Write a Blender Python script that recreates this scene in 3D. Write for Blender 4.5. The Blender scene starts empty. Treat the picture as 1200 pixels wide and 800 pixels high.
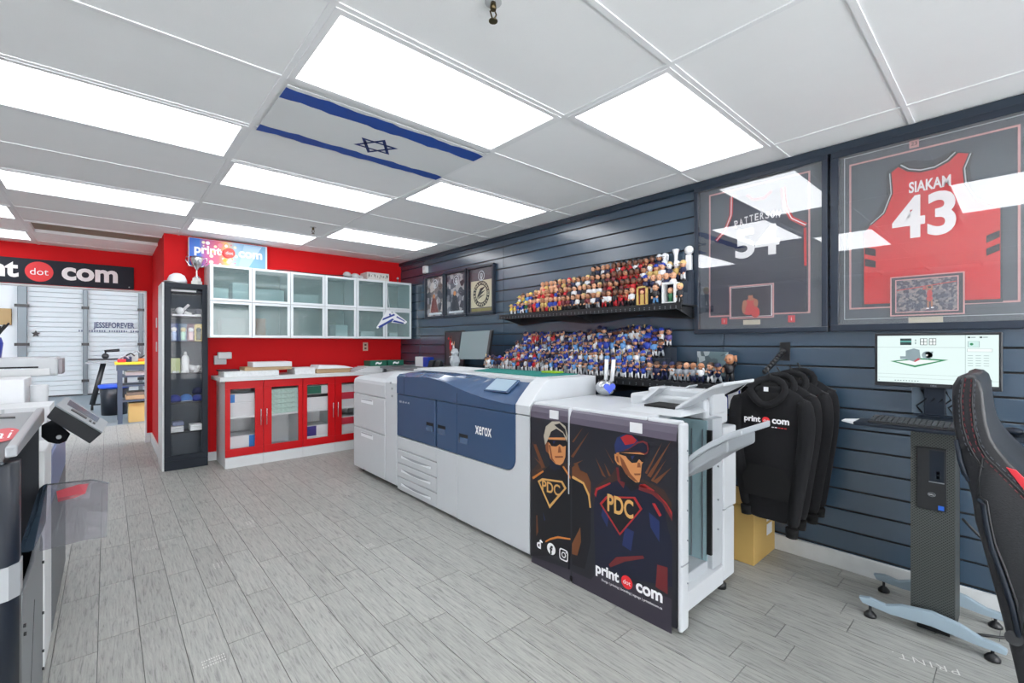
import bpy, bmesh, math, random
from mathutils import Vector, Matrix
random.seed(7)
R = math.radians
scn = bpy.context.scene
# ---------------------------------------------------------------- camera, world, exposure
YAW = 41.76; FPX = 532.0; CAMZ = 1.364
cam_d = bpy.data.cameras.new('camera'); cam = bpy.data.objects.new('camera', cam_d)
scn.collection.objects.link(cam); scn.camera = cam
cam.location = (0, 0, CAMZ); cam.rotation_euler = (R(90), 0, R(-YAW))
cam_d.sensor_width = 36; cam_d.lens = FPX/1200*36; cam_d.shift_y = 2/1200; cam_d.clip_start = .05
w = bpy.data.worlds.new('daylight'); scn.world = w; w.use_nodes = True
w.node_tree.nodes['Background'].inputs[0].default_value = (.97, .98, 1, 1)
w.node_tree.nodes['Background'].inputs[1].default_value = 5.6  # raised to fill the room through the added shop front
scn.view_settings.view_transform = 'Standard'; scn.view_settings.look = 'None'
scn.view_settings.exposure = 0.82; scn.view_settings.gamma = 1
scn.cycles.use_denoising = True
scn.cycles.max_bounces = 10; scn.cycles.diffuse_bounces = 6; scn.cycles.transparent_max_bounces = 12
scn.cycles.sample_clamp_indirect = 6
PANEL_LIGHT = 2.6          # radiance of the ceiling light panels
# ---------------------------------------------------------------- helpers
S_, C_ = math.sin(R(YAW)), math.cos(R(YAW))
def ray(px, py):
    r = (px-600)/FPX; u = -(py-402)/FPX
    return Vector((S_+C_*r, C_-S_*r, u))
CAM = Vector((0, 0, CAMZ))
def onX(px, py, X): d = ray(px, py); return CAM + d*(X/d.x)      # where a photo point meets a real plane
def onY(px, py, Y): d = ray(px, py); return CAM + d*(Y/d.y)
def onZ(px, py, Z): d = ray(px, py); return CAM + d*((Z-CAMZ)/d.z)
def at(px, py, dist): return CAM + ray(px, py)*dist
def lin(c):
    return tuple((x/255/12.92 if x/255 <= .04045 else ((x/255+.055)/1.055)**2.4) for x in c)
MATS = {}
def mat(name, rgb, rough=.5, metal=0, emit=0, bump=0, bscale=60, var=0, vscale=8, spec=None, trans=0, alpha=1, coat=0):
    if name in MATS: return MATS[name]
    m = bpy.data.materials.new(name); m.use_nodes = True; nt = m.node_tree; b = nt.nodes['Principled BSDF']
    c = lin(rgb)+(1,)
    b.inputs['Base Color'].default_value = c; b.inputs['Roughness'].default_value = rough
    b.inputs['Metallic'].default_value = metal
    if coat: b.inputs['Coat Weight'].default_value = coat; b.inputs['Coat Roughness'].default_value = .08
    if spec is not None: b.inputs['Specular IOR Level'].default_value = spec
    if emit:
        b.inputs['Emission Color'].default_value = c; b.inputs['Emission Strength'].default_value = emit
    b.inputs['Transmission Weight'].default_value = trans; b.inputs['Alpha'].default_value = alpha
    if bump or var:
        tc = nt.nodes.new('ShaderNodeTexCoord')
        if var:
            n = nt.nodes.new('ShaderNodeTexNoise'); n.inputs['Scale'].default_value = vscale; n.inputs['Detail'].default_value = 5
            nt.links.new(tc.outputs['Object'], n.inputs['Vector'])
            mx = nt.nodes.new('ShaderNodeMix'); mx.data_type = 'RGBA'
            mx.inputs[6].default_value = tuple(max(0, x*(1-var)) for x in c[:3])+(1,)
            mx.inputs[7].default_value = tuple(min(1, x*(1+var)) for x in c[:3])+(1,)
            nt.links.new(n.outputs['Fac'], mx.inputs[0]); nt.links.new(mx.outputs[2], b.inputs['Base Color'])
        if bump:
            n = nt.nodes.new('ShaderNodeTexNoise'); n.inputs['Scale'].default_value = bscale; n.inputs['Detail'].default_value = 4
            nt.links.new(tc.outputs['Object'], n.inputs['Vector'])
            bp = nt.nodes.new('ShaderNodeBump'); bp.inputs['Strength'].default_value = bump; bp.inputs['Distance'].default_value = .01
            nt.links.new(n.outputs['Fac'], bp.inputs['Height']); nt.links.new(bp.outputs[0], b.inputs['Normal'])
    MATS[name] = m; return m
def pane_mat(name, ior=1.5, tint=(255, 255, 255), rough=0, veil=0):
    m = bpy.data.materials.new(name); m.use_nodes = True; nt = m.node_tree; nt.nodes.clear()
    o = nt.nodes.new('ShaderNodeOutputMaterial'); mx = nt.nodes.new('ShaderNodeMixShader')
    # two-sided Schlick reflectance, so both faces of a thin pane behave alike
    g_ = nt.nodes.new('ShaderNodeNewGeometry'); dp = nt.nodes.new('ShaderNodeVectorMath'); dp.operation = 'DOT_PRODUCT'
    nt.links.new(g_.outputs['Incoming'], dp.inputs[0]); nt.links.new(g_.outputs['Normal'], dp.inputs[1])
    ab = nt.nodes.new('ShaderNodeMath'); ab.operation = 'ABSOLUTE'; nt.links.new(dp.outputs['Value'], ab.inputs[0])
    iv = nt.nodes.new('ShaderNodeMath'); iv.operation = 'SUBTRACT'; iv.inputs[0].default_value = 1; nt.links.new(ab.outputs[0], iv.inputs[1])
    pw = nt.nodes.new('ShaderNodeMath'); pw.operation = 'POWER'; pw.inputs[1].default_value = 5; nt.links.new(iv.outputs[0], pw.inputs[0])
    F0 = ((ior-1)/(ior+1))**2
    f = nt.nodes.new('ShaderNodeMath'); f.operation = 'MULTIPLY_ADD'; f.inputs[1].default_value = 1-F0; f.inputs[2].default_value = F0; nt.links.new(pw.outputs[0], f.inputs[0])
    t = nt.nodes.new('ShaderNodeBsdfTransparent'); t.inputs[0].default_value = lin(tint)+(1,)
    g = nt.nodes.new('ShaderNodeBsdfGlossy'); g.inputs['Roughness'].default_value = rough
    nt.links.new(f.outputs[0], mx.inputs[0])
    if veil:
        d = nt.nodes.new('ShaderNodeBsdfDiffuse'); d.inputs[0].default_value = lin((215, 228, 228))+(1,)
        m2 = nt.nodes.new('ShaderNodeMixShader'); m2.inputs[0].default_value = veil
        nt.links.new(t.outputs[0], m2.inputs[1]); nt.links.new(d.outputs[0], m2.inputs[2]); nt.links.new(m2.outputs[0], mx.inputs[1])
    else: nt.links.new(t.outputs[0], mx.inputs[1])
    nt.links.new(g.outputs[0], mx.inputs[2]); nt.links.new(mx.outputs[0], o.inputs[0]); return m
COL = scn.collection
def tag(o, label=None, cat=None, group=None, kind=None):
    if label: o['label'] = label
    if cat: o['category'] = cat
    if group: o['group'] = group
    if kind: o['kind'] = kind
    return o
def thing(name, label, cat, loc=(0, 0, 0), rz=0, group=None):
    o = bpy.data.objects.new(name, None); COL.objects.link(o); o.location = loc; o.rotation_euler = (0, 0, rz)
    o.empty_display_size = .1
    return tag(o, label, cat, group)
def worldloc(o):
    v = Vector((0, 0, 0))
    while o: v += Vector(o.location); o = o.parent
    return v
class MB:
    """collects shapes; build() links them as ONE mesh object"""
    def __init__(s): s.v = []; s.f = []; s.m = []; s.sm = []; s.mats = []
    def mi(s, m):
        if m not in s.mats: s.mats.append(m)
        return s.mats.index(m)
    def add(s, vs, fs, m, smooth=False):
        o = len(s.v); s.v += [Vector(v) for v in vs]; k = s.mi(m)
        for f in fs: s.f.append([i+o for i in f]); s.m.append(k); s.sm.append(smooth)
        return s
    def box(s, x0, x1, y0, y1, z0, z1, m):
        x0, x1 = min(x0, x1), max(x0, x1); y0, y1 = min(y0, y1), max(y0, y1); z0, z1 = min(z0, z1), max(z0, z1)
        return s.add([(x, y, z) for z in (z0, z1) for y in (y0, y1) for x in (x0, x1)],
                     [(0, 2, 3, 1), (4, 5, 7, 6), (0, 1, 5, 4), (2, 6, 7, 3), (0, 4, 6, 2), (1, 3, 7, 5)], m)
    def hexa(s, p, m):   # 8 corners: bottom four then top four, same order
        return s.add(p, [(3, 2, 1, 0), (4, 5, 6, 7), (0, 1, 5, 4), (1, 2, 6, 5), (2, 3, 7, 6), (3, 0, 4, 7)], m)
    def prism(s, pts, off, m, smooth=False):   # closed polygon extruded by the vector off
        n = len(pts); a = [Vector(p) for p in pts]; b = [p+Vector(off) for p in a]
        return s.add(a+b, [list(range(n))[::-1], list(range(n, 2*n))]+[(i, (i+1) % n, (i+1) % n+n, i+n) for i in range(n)], m, smooth)
    def poly(s, pts, m): return s.add(pts, [list(range(len(pts)))], m)
    def tube(s, path, r, m, n=8, cap=True, smooth=True):
        path = [Vector(p) for p in path]; rs = r if isinstance(r, (list, tuple)) else [r]*len(path)
        vs = []; fs = []
        for i, p in enumerate(path):
            t = (path[min(i+1, len(path)-1)]-path[max(i-1, 0)]).normalized()
            u = t.cross(Vector((0, 0, 1)) if abs(t.z) < .9 else Vector((1, 0, 0))).normalized(); w_ = t.cross(u)
            for k in range(n):
                a = 2*math.pi*k/n; vs.append(p+(u*math.cos(a)+w_*math.sin(a))*rs[i])
        for i in range(len(path)-1):
            for k in range(n): fs.append((i*n+k, i*n+(k+1) % n, (i+1)*n+(k+1) % n, (i+1)*n+k))
        s.add(vs, fs, m, smooth)
        if cap:
            o = len(s.v)-len(vs); k = s.mi(m)
            s.f.append([o+i for i in range(n)][::-1]); s.m.append(k); s.sm.append(False)
            s.f.append([o+len(vs)-n+i for i in range(n)]); s.m.append(k); s.sm.append(False)
        return s
    def lathe(s, c, prof, m, n=16, smooth=True):   # prof: list of (r, z)
        c = Vector(c); vs = []; fs = []
        for r, z in prof:
            for k in range(n): a = 2*math.pi*k/n; vs.append(c+Vector((r*math.cos(a), r*math.sin(a), z)))
        for i in range(len(prof)-1):
            for k in range(n): fs.append((i*n+k, i*n+(k+1) % n, (i+1)*n+(k+1) % n, (i+1)*n+k))
        fs2 = [list(range(n))[::-1], [len(vs)-n+i for i in range(n)]]
        s.add(vs, fs, m, smooth); o = len(s.v)-len(vs)
        for f in fs2: s.f.append([i+o for i in f]); s.m.append(s.mi(m)); s.sm.append(False)
        return s
    def ball(s, c, r, m, n=10, k=7, flat=1, zs=1, ys=1):
        return s.lathe(c, [(max(.0005, r*math.sin(math.pi*i/k))*flat, -r*zs*math.cos(math.pi*i/k)) for i in range(k+1)], m, n)
    def build(s, name, parent=None, bevel=0, seg=2, local=False, kind=None, subsurf=0):
        me = bpy.data.meshes.new(name)
        off = Vector((0, 0, 0))
        if parent and not local: off = worldloc(parent)
        o_ = bpy.data.objects.new(name, me)
        base = off
        if not parent and not local and s.v:
            xs = [v.x for v in s.v]; ys = [v.y for v in s.v]; zs = [v.z for v in s.v]
            base = Vector(((min(xs)+max(xs))/2, (min(ys)+max(ys))/2, min(zs))); o_.location = base
        me.from_pydata([v-base for v in s.v], [], s.f)
        for m in s.mats: me.materials.append(m)
        for p, k, q in zip(me.polygons, s.m, s.sm): p.material_index = k; p.use_smooth = q
        bm = bmesh.new(); bm.from_mesh(me)
        bmesh.ops.recalc_face_normals(bm, faces=bm.faces); bm.to_mesh(me); bm.free()
        COL.objects.link(o_)
        if parent: o_.parent = parent
        if bevel:
            b = o_.modifiers.new('bevel', 'BEVEL'); b.width = bevel; b.segments = seg; b.limit_method = 'ANGLE'; b.angle_limit = R(50)
        if subsurf:
            b = o_.modifiers.new('sub', 'SUBSURF'); b.levels = b.render_levels = subsurf
        if kind: o_['kind'] = kind
        return o_
def B(name, parent, x0, x1, y0, y1, z0, z1, m, bevel=0, **k):
    return MB().box(x0, x1, y0, y1, z0, z1, m).build(name, parent, bevel, **k)
_tx = {}
def text_geo(body, bold=0, spacing=1):
    k = (body, bold, spacing)
    if k in _tx: return _tx[k]
    cu = bpy.data.curves.new('t', 'FONT'); cu.body = body; cu.size = 1; cu.offset = bold; cu.resolution_u = 4; cu.space_character = spacing
    cu.align_x = 'CENTER'; cu.align_y = 'CENTER'; cu.extrude = .0
    o = bpy.data.objects.new('t', cu); COL.objects.link(o)
    bpy.context.view_layer.update()
    me = bpy.data.meshes.new_from_object(o.evaluated_get(bpy.context.evaluated_depsgraph_get()))
    vs = [v.co.copy() for v in me.vertices]; fs = [list(p.vertices) for p in me.polygons]
    bpy.data.objects.remove(o); bpy.data.curves.remove(cu); bpy.data.meshes.remove(me)
    xs = [v.x for v in vs] or [0]; ys = [v.y for v in vs] or [0]
    cx, cy = (min(xs)+max(xs))/2, (min(ys)+max(ys))/2
    vs = [Vector((v.x-cx, v.y-cy)) for v in vs]
    _tx[k] = (vs, fs, max(xs)-min(xs), max(ys)-min(ys)); return _tx[k]
def put_text(mb, body, c, right, up, m, width=None, height=None, bold=.02, spacing=1):
    vs, fs, tw, th = text_geo(body, bold, spacing); right = Vector(right); up = Vector(up); c = Vector(c)
    if width is None: sy = height/th; sx = sy
    elif height is None: sx = width/tw; sy = sx
    else: sx = width/tw; sy = height/th
    mb.add([c+right*(v.x*sx)+up*(v.y*sy) for v in vs], fs, m); return mb
def strokes(mb, c, right, up, width, height, m, seed=1):
    """print too small to read: a row of short upright bars"""
    r_ = random.Random(seed); c, right, up = Vector(c), Vector(right), Vector(up); u = -width/2; s = height*.55
    while u < width/2:
        if r_.random() > .15:
            h = height*(.35+.3*r_.random()); p = c+right*u; mb.poly([p-up*h*.5, p+right*s*.45-up*h*.5, p+right*s*.45+up*h*.5, p+up*h*.5], m)
        u += s
    return mb
RX, UZ = Vector((0, -1, 0)), Vector((0, 0, 1))     # reading direction on faces looking towards -X
RY = Vector((1, 0, 0))                              # reading direction on faces looking towards -Y
def disc(mb, c, right, up, r, m, n=28, r2=None, ry=None):
    c = Vector(c); right = Vector(right); up = Vector(up); ry = ry or r
    a = [c+right*(r*math.cos(2*math.pi*k/n))+up*(ry*math.sin(2*math.pi*k/n)) for k in range(n)]
    if r2 is None: mb.poly(a, m)
    else:
        b = [c+(p-c)*(r2/r) for p in a]
        mb.add(a+b, [(i, (i+1) % n, (i+1) % n+n, i+n) for i in range(n)], m)
    return mb
def logo(mb, c, right, up, width, mw, mr, sub=False, md=None):
    """the shop's mark: print (dot) com"""
    nrm = Vector(right).cross(Vector(up)); c = Vector(c); w_ = width
    put_text(mb, 'print', c-Vector(right)*w_*.31-Vector(up)*w_*.012, right, up, mw, width=w_*.38, bold=.035)
    put_text(mb, 'com', c+Vector(right)*w_*.32-Vector(up)*w_*0.0, right, up, mw, width=w_*.37, bold=.035)
    disc(mb, c, right, up, w_*.085, mr)
    put_text(mb, 'dot', c+nrm*.0008, right, up, mw, width=w_*.11, bold=.0)
    if sub:
        put_text(mb, 'Design | printing | branding | signage | printdotcom.ca', c-Vector(up)*w_*.125+Vector(right)*w_*.05, right, up, mw, width=w_*.9, bold=.01)
    return mb
# ---------------------------------------------------------------- materials
WHITE = mat('white_lacquer', (214, 217, 219), .35)
PWHITE = mat('printer_white_plastic', (194, 198, 202), .42, var=.02)
PGREY = mat('printer_light_grey_plastic', (150, 155, 160), .45)
PBLUE = mat('printer_blue_plastic', (50, 76, 110), .38)
PBLUE2 = mat('printer_blue_gloss', (62, 86, 120), .16, coat=.5)
BLACK = mat('black_plastic', (22, 24, 28), .4)
DARK = mat('dark_gap', (10, 11, 13), .8)
CHAR = mat('charcoal_frame', (20, 29, 41), .5, spec=.3)
STEEL = mat('brushed_steel', (150, 156, 162), .35, metal=.8)
CHROME = mat('chrome', (220, 222, 225), .12, metal=1)
RED = mat('red_paint', (204, 14, 22), .7, var=.03, spec=.25)
REDG = mat('red_gloss', (196, 22, 32), .3)
INKW = mat('white_ink', (240, 240, 242), .5)
INKR = mat('red_ink', (224, 40, 48), .5)
INKK = mat('black_ink', (20, 20, 24), .5)
PAPER = mat('white_paper', (214, 216, 219), .7, var=.03, vscale=30)
PAPER2 = mat('off_white_paper', (190, 193, 196), .7, var=.08, vscale=40)
KRAFT = mat('cardboard', (190, 158, 92), .75, var=.05)
KRAFT2 = mat('brown_paper', (178, 152, 118), .75, var=.1)
TILE = mat('ceiling_tile', (238, 240, 241), .9, bump=.12, bscale=350, var=.015)
TGRID = mat('ceiling_grid_metal', (232, 234, 236), .6)
NAVYW = mat('painted_slat_blue_grey', (54, 74, 93), .27, bump=.03, bscale=7, var=.04, vscale=3, spec=.7)
NAVYW.node_tree.nodes['Principled BSDF'].inputs['Coat Weight'].default_value = .9; NAVYW.node_tree.nodes['Principled BSDF'].inputs['Coat Roughness'].default_value = .2
NAVYG = mat('slat_groove', (8, 10, 14), .7)
GREYBLUE = mat('pale_blue_grey_metal', (150, 168, 180), .4)
TEAL = mat('teal_mat', (18, 128, 120), .6)
FLAGB = mat('flag_blue', (16, 72, 160), .6)
SHEET = mat('white_sheet', (222, 225, 226), .8)
SKIN = mat('skin_resin', (205, 150, 115), .45)
GLASS = pane_mat('picture_glass', 2.1)
GLASSC = pane_mat('cabinet_glass', 1.22)
FROST = pane_mat('frosted_glass', 1.45, tint=(222, 236, 236), rough=.04, veil=.1)
FILM = pane_mat('clear_film', 1.6, tint=(232, 228, 234), veil=.07)
LIGHT = mat('light_diffuser', (250, 252, 255), .6, emit=PANEL_LIGHT)
# ================================================================ SETTING
XW, YB, HC = 3.33, 6.27, 2.57
def struct(name, mb, bevel=0, parent=None):
    o = mb.build(name, parent, bevel); o['kind'] = 'structure'; return o
# floor: sub-floor slab and planks
def floor_mat():
    m = bpy.data.materials.new('grey_wood_look_plank'); m.use_nodes = True; nt = m.node_tree; b = nt.nodes['Principled BSDF']
    N = nt.nodes.new; Lk = nt.links.new
    g = N('ShaderNodeNewGeometry'); oi = N('ShaderNodeObjectInfo')
    ad = N('ShaderNodeVectorMath'); ad.operation = 'MULTIPLY_ADD'
    cx = N('ShaderNodeCombineXYZ'); Lk(oi.outputs['Random'], cx.inputs[0]); Lk(oi.outputs['Random'], cx.inputs[1])
    Lk(cx.outputs[0], ad.inputs[0]); ad.inputs[1].default_value = (13, 7, 0); Lk(g.outputs['Position'], ad.inputs[2])
    mp = N('ShaderNodeMapping'); mp.inputs['Scale'].default_value = (95, 7, 1); Lk(ad.outputs[0], mp.inputs[0])
    n = N('ShaderNodeTexNoise'); n.inputs['Scale'].default_value = 1; n.inputs['Detail'].default_value = 8; n.inputs['Roughness'].default_value = .7; n.inputs['Distortion'].default_value = .6
    Lk(mp.outputs[0], n.inputs['Vector'])
    r = N('ShaderNodeValToRGB'); Lk(n.outputs['Fac'], r.inputs[0])
    e = r.color_ramp.elements; e[0].position = .3; e[0].color = lin((106, 108, 105))+(1,); e[1].position = .72; e[1].color = lin((177, 178, 172))+(1,)
    k = r.color_ramp.elements.new(.46); k.color = lin((153, 154, 150))+(1,)
    hs = N('ShaderNodeHueSaturation'); Lk(r.outputs[0], hs.inputs['Color'])
    mr = N('ShaderNodeMapRange'); Lk(oi.outputs['Random'], mr.inputs[0]); mr.inputs[3].default_value = .93; mr.inputs[4].default_value = 1.05
    Lk(mr.outputs[0], hs.inputs['Value']); Lk(hs.outputs[0], b.inputs['Base Color'])
    b.inputs['Roughness'].default_value = .42
    bp = N('ShaderNodeBump'); bp.inputs['Strength'].default_value = .12; bp.inputs['Distance'].default_value = .004
    Lk(n.outputs['Fac'], bp.inputs['Height']); Lk(bp.outputs[0], b.inputs['Normal'])
    return m
FLOOR = floor_mat()
JOINT = mat('floor_joint', (96, 98, 98), .8)
CONC = mat('painted_concrete_floor', (134, 146, 154), .5, var=.05, vscale=2)
fl = struct('floor', MB().box(-3.6, XW+.1, -3.6, 10.0, -.12, -.006, JOINT))
PW, PL = .1465, .62
pm = bpy.data.meshes.new('plank')
def plank_mesh():
    mb = MB(); g = .0013
    mb.box(g, PW-g, g, PL-g, -.0055, 0, FLOOR); o = mb.build('plank', None, 0, local=True); me = o.data; bpy.data.objects.remove(o); return me
PME = plank_mesh()
rest = MB()
def inview(x, y):
    d = x*S_+y*C_
    if d < .5: return False
    px = 600+FPX*(x*C_-y*S_)/d; py = 402+FPX*CAMZ/d
    return -60 < px < 1260 and py < 860
n_pl = 0
for i in range(-24, 24):
    x = -.03+PW*i
    if x < -3.6 or x+PW > XW+.05: continue
    off = random.random()*PL
    y = -3.6-off+.3
    while y < 9.9:
        y1 = y+PL
        vis = inview(x+PW/2, y+PL/2) and x > -.45 and y > -.6 and y < 7.0 and not (x > 2.2 and y > 1.6) and not (x > 1.0 and y > 5.75) 
        if vis and n_pl < 290:
            o = bpy.data.objects.new('plank', PME); COL.objects.link(o); o.location = (x+.0, y, 0); o.parent = fl
            o.location = Vector((x, y, 0))-Vector(fl.location); n_pl += 1
        else:
            a = max(y, -3.6); b_ = min(y1, 10)
            if b_-a > .02: rest.box(x+.0013, x+PW-.0013, a+.0013, b_-.0013, -.0055, 0, FLOOR)
        y = y1
o = rest.build('plank', fl); o['kind'] = 'stuff'
# white printed marks on some planks
fm = MB(); FM = mat('faint_print', (212, 212, 208), .6)
p0, p1 = onZ(1046, 766, 0), onZ(1124, 788, 0)
c = (p0+p1)/2; r_ = (p0-p1).normalized(); put_text(fm, 'PRINT.', c+Vector((0, 0, .001)), r_, Vector((0, 0, 1)).cross(r_), FM, width=(p1-p0).length, bold=-.01, spacing=1.25)
for (px, py, t, rr) in ((250, 774, 'ink\nand', 0), (256, 662, 'logo\nprint', 1), (175, 642, 'press', 0), (105, 620, 'color', 1), (430, 640, 'proof', 0), (293, 612, 'type', 1)):
    c = onZ(px, py, .001); a_, b_ = (Vector((0, 1, 0)), Vector((-1, 0, 0))) if rr else (Vector((1, 0, 0)), Vector((0, 1, 0)))
    for k in (-1, 0, 1): strokes(fm, c+b_*.022*k, a_, b_, .08, .016, FM, int(px)+k)
fm.build('printed_mark', fl)
struct('floor_back_room', MB().box(-4.5, 3.3, 10.0, 16.6, -.12, -.001, CONC))
# ceiling: slab, grid, tiles and lights
cl = struct('ceiling', MB().box(-3.6, XW+.1, -3.6, 8.0, HC+.05, HC+.12, TGRID))
GX = [-3.06, -1.84, -.62, .6, 1.82, 3.04]; GY0 = 1.008; GP = .612
lights = {(0, 1): 1, (0, 4): 1, (0, 7): 1, (1, 0): 1, (1, 3): 1, (1, 6): 1, (-1, 3): 1, (-1, 6): 1, (-2, 8): 1, (-2, 10): 1, (-1, 9): 2,
          (-1, 0): 1, (0, -2): 1, (1, -3): 1, (-1, -3): 1, (0, -5): 1}
def tile_mesh(w_, h_, name):
    mb = MB(); g = .012
    mb.box(g, w_-g, g, h_-g, .002, .03, TILE); o = mb.build(name, None, 0, local=True); me = o.data; bpy.data.objects.remove(o); return me
TM = tile_mesh(1.22, GP, 'ceiling_tile'); TN = tile_mesh(XW-3.04, GP, 'ceiling_tile')
lightnames = {(0, 1): 'large lit ceiling panel just in front of the flag sheet', (1, 0): 'lit ceiling panel nearest the framed jerseys', (0, 4): 'lit ceiling panel directly behind the flag sheet',
 (0, 7): 'lit ceiling panel beside the sprinkler, in front of the shop sign box', (1, 3): 'lit ceiling panel above the upper bobblehead shelf', (1, 6): 'lit ceiling panel above the three small posters',
 (-1, 3): 'long lit ceiling panel left of the flag sheet', (-1, 6): 'second lit ceiling panel left of the flag, before the brown recess', (-2, 8): 'clipped lit ceiling panel at the left edge, nearer one',
 (-2, 10): 'lit ceiling panel over the doorway sign at the left edge', (-1, 9): 'dull brown unlit ceiling panel before the doorway'}
OFF = mat('unlit_panel', (136, 124, 104), .6)
for ci in range(-3, 3):
    x0 = .6+1.22*ci if ci < 2 else 3.04
    for r in range(-8, 12):
        y0 = GY0+GP*r
        if y0 > 7.9 or y0+GP < -3.6: continue
        if x0 < -3.6: continue
        if ci == 2 or (ci, r) not in lights:
            if x0 > .45 and y0 > 6.3: continue
            o = bpy.data.objects.new('ceiling_tile', TN if ci == 2 else TM); COL.objects.link(o); o.parent = cl
            o.location = Vector((x0, y0, HC+.002))-Vector(cl.location)
        else:
            on = lights[(ci, r)] == 1
            nm = lightnames.get((ci, r), 'lit ceiling panel outside the picture, behind or beside the camera')
            t = thing('ceiling_light', nm, 'ceiling light', (x0+.61, y0+GP/2, HC), group='light panels set in the ceiling grid')
            mb = MB(); g = .012; gi = .04
            for a in ((g, 1.22-g, g, gi), (g, 1.22-g, GP-gi, GP-g), (g, gi, gi, GP-gi), (1.22-gi, 1.22-g, gi, GP-gi)):
                mb.box(x0+a[0], x0+a[1], y0+a[2], y0+a[3], HC-.004, HC+.04, TGRID)
            mb.build('frame', t)
            B('diffuser', t, x0+gi, x0+1.22-gi, y0+gi, y0+GP-gi, HC+.002 if on else HC+.03, HC+.04, LIGHT if on else OFF)
mb = MB()
for x in GX+[-3.6]: mb.box(x-.012, x+.012, -3.6, 8.0, HC-.001, HC+.05, TGRID)
for r in range(-8, 12): y0 = GY0+GP*r; mb.box(-3.6, XW, y0-.012, y0+.012, HC-.0008, HC+.05, TGRID)
mb.build('grid_rail', cl)
# right wall with slats
wr = struct('wall_right', MB().box(XW+.012, XW+.12, -3.6, YB+.1, -.1, HC+.05, NAVYG))
zs = [1.341+.1231*k for k in range(-11, 10)]
ys = [-3.55, -1.0, 1.43-.0, 3.874, YB]
for z in zs:
    z0, z1 = max(z+.005, .0), min(z+.1231-.005, HC)
    if z1-z0 < .02: continue
    for a, b_ in zip(ys[:-1], ys[1:]):
        B('slat', wr, XW, XW+.013, a+.001, b_-.001, z0, z1, NAVYW, bevel=.002)
struct('trim_1', MB().box(XW-.028, XW+.005, -3.5, YB, HC-.05, HC, mat('dark_cove', (40, 52, 66), .35)), .004)
BB = mat('whitewashed_board', (206, 209, 210), .5, var=.1, vscale=14)
o = struct('baseboard_right', MB().box(XW-.02, XW+.005, -3.5, YB, 0, .1, BB), .003)
# back wall, side return, doorway wall
struct('wall_back', MB().box(.47, XW+.1, YB, YB+.1, -.05, HC+.05, RED))
struct('baseboard_back', MB().box(.47, XW, YB-.015, YB, 0, .1, WHITE), .002)
struct('wall_side', MB().box(.47, .57, YB+.1, 8.0, -.05, HC+.05, RED))
struct('baseboard_side', MB().box(.455, .47, YB+.02, 8.0, 0, .13, WHITE), .002)
struct('wall_door', MB().box(.411, .55, 8.0, 8.12, -.05, HC+.05, RED).box(-3.6, .411, 8.0, 8.12, 2.075, HC+.05, RED).box(-3.6, -2.4, 8.0, 8.12, -.05, 2.075, RED))
struct('trim_2', MB().box(.395, .411, 7.985, 8.13, 0, 2.075, WHITE).box(-2.4, .411, 7.985, 8.13, 2.06, 2.078, WHITE))
struct('baseboard_door', MB().box(.41, .47, 7.985, 8.0, 0, .13, WHITE), .002)
struct('wall_left', MB().box(-3.7, -3.6, -3.6, 8.1, -.05, HC+.05, mat('pale_wall', (220, 222, 224), .6)))
# unseen shop front, added for fill light: posts, sill and head round open glazing
wf = MB(); PALE = mat('added_shopfront_frame', (190, 194, 198), .5)
wf.box(-3.7, XW+.1, -3.7, -3.6, -.05, .35, PALE).box(-3.7, XW+.1, -3.7, -3.6, 2.35, HC+.05, PALE)
for x in (-3.6, -1.9, -.2, 1.5, 3.3): wf.box(x-.05, x+.05, -3.7, -3.6, .35, 2.35, PALE)
struct('wall_front', wf)
struct('window_fill', MB().box(-3.6, 3.3, -3.66, -3.655, .35, 2.35, GLASSC))
# back room shell
BW = mat('back_room_white', (222, 228, 232), .6)
struct('wall_back_room', MB().box(-4.5, 3.3, 16.5, 16.6, -.1, 4.3, BW).box(3.2, 3.3, 8.12, 16.5, -.1, 4.3, BW).box(-4.6, -4.5, 8.12, 16.6, -.1, 4.3, BW))
struct('ceiling_back_room', MB().box(-4.6, 3.3, 8.12, 16.6, 4.3, 4.4, BW))
for i, (x, y) in enumerate(((-2, 10.5), (-2, 13.5), (1, 10.5), (1, 13.5))):
    t = thing('strip_light', 'hanging strip light in the back room ceiling, out of the picture', 'ceiling light', (x, y, 4.2), group='back room strip lights')
    B('housing', t, x-.6, x+.6, y-.08, y+.08, 4.24, 4.3, WHITE); B('diffuser', t, x-.58, x+.58, y-.07, y+.07, 4.2, 4.24, mat('strip_tube', (250, 252, 255), .5, emit=2.8))
# roll-up door in the back room
t = thing('roll_up_door', 'white horizontal-ribbed roll-up door with grey tracks in the back room', 'garage door', (-.9, 16.4, 0))
DW = mat('door_white', (196, 204, 208), .5)
yd = 16.4; DX0 = onY(21, 400, yd).x
for k in range(28): B('door_slat', t, DX0, 1.6, yd-.02, yd+.02, .03+k*.125, .03+k*.125+.119, DW, bevel=.006)
B('bottom_seal', t, DX0, 1.6, yd-.03, yd+.03, 0, .035, BLACK)
TRK = mat('track_grey', (104, 114, 120), .4, metal=.4)
for px, wd in ((26, .16), (100, .09), (165, .09)):
    p = onY(px, 400, yd-.12); q = MB().box(p.x-wd/2, p.x+wd/2, yd-.16, yd-.04, 0, 3.6, TRK)
    tr = q.build('track', t, .008)
    for z in (.35, 1.3, 2.25): B('bolt', tr, p.x-wd*.8, p.x+wd*.8, yd-.18, yd-.15, z, z+.07, BLACK)
mb = MB(); p = onY(134, 382, yd-.05); put_text(mb, 'JESSEFOREVER', p, RY, UZ, mat('navy_ink', (44, 58, 100), .5), width=onY(158, 382, yd-.05).x-onY(110, 382, yd-.05).x, height=.2, bold=.02)
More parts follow.
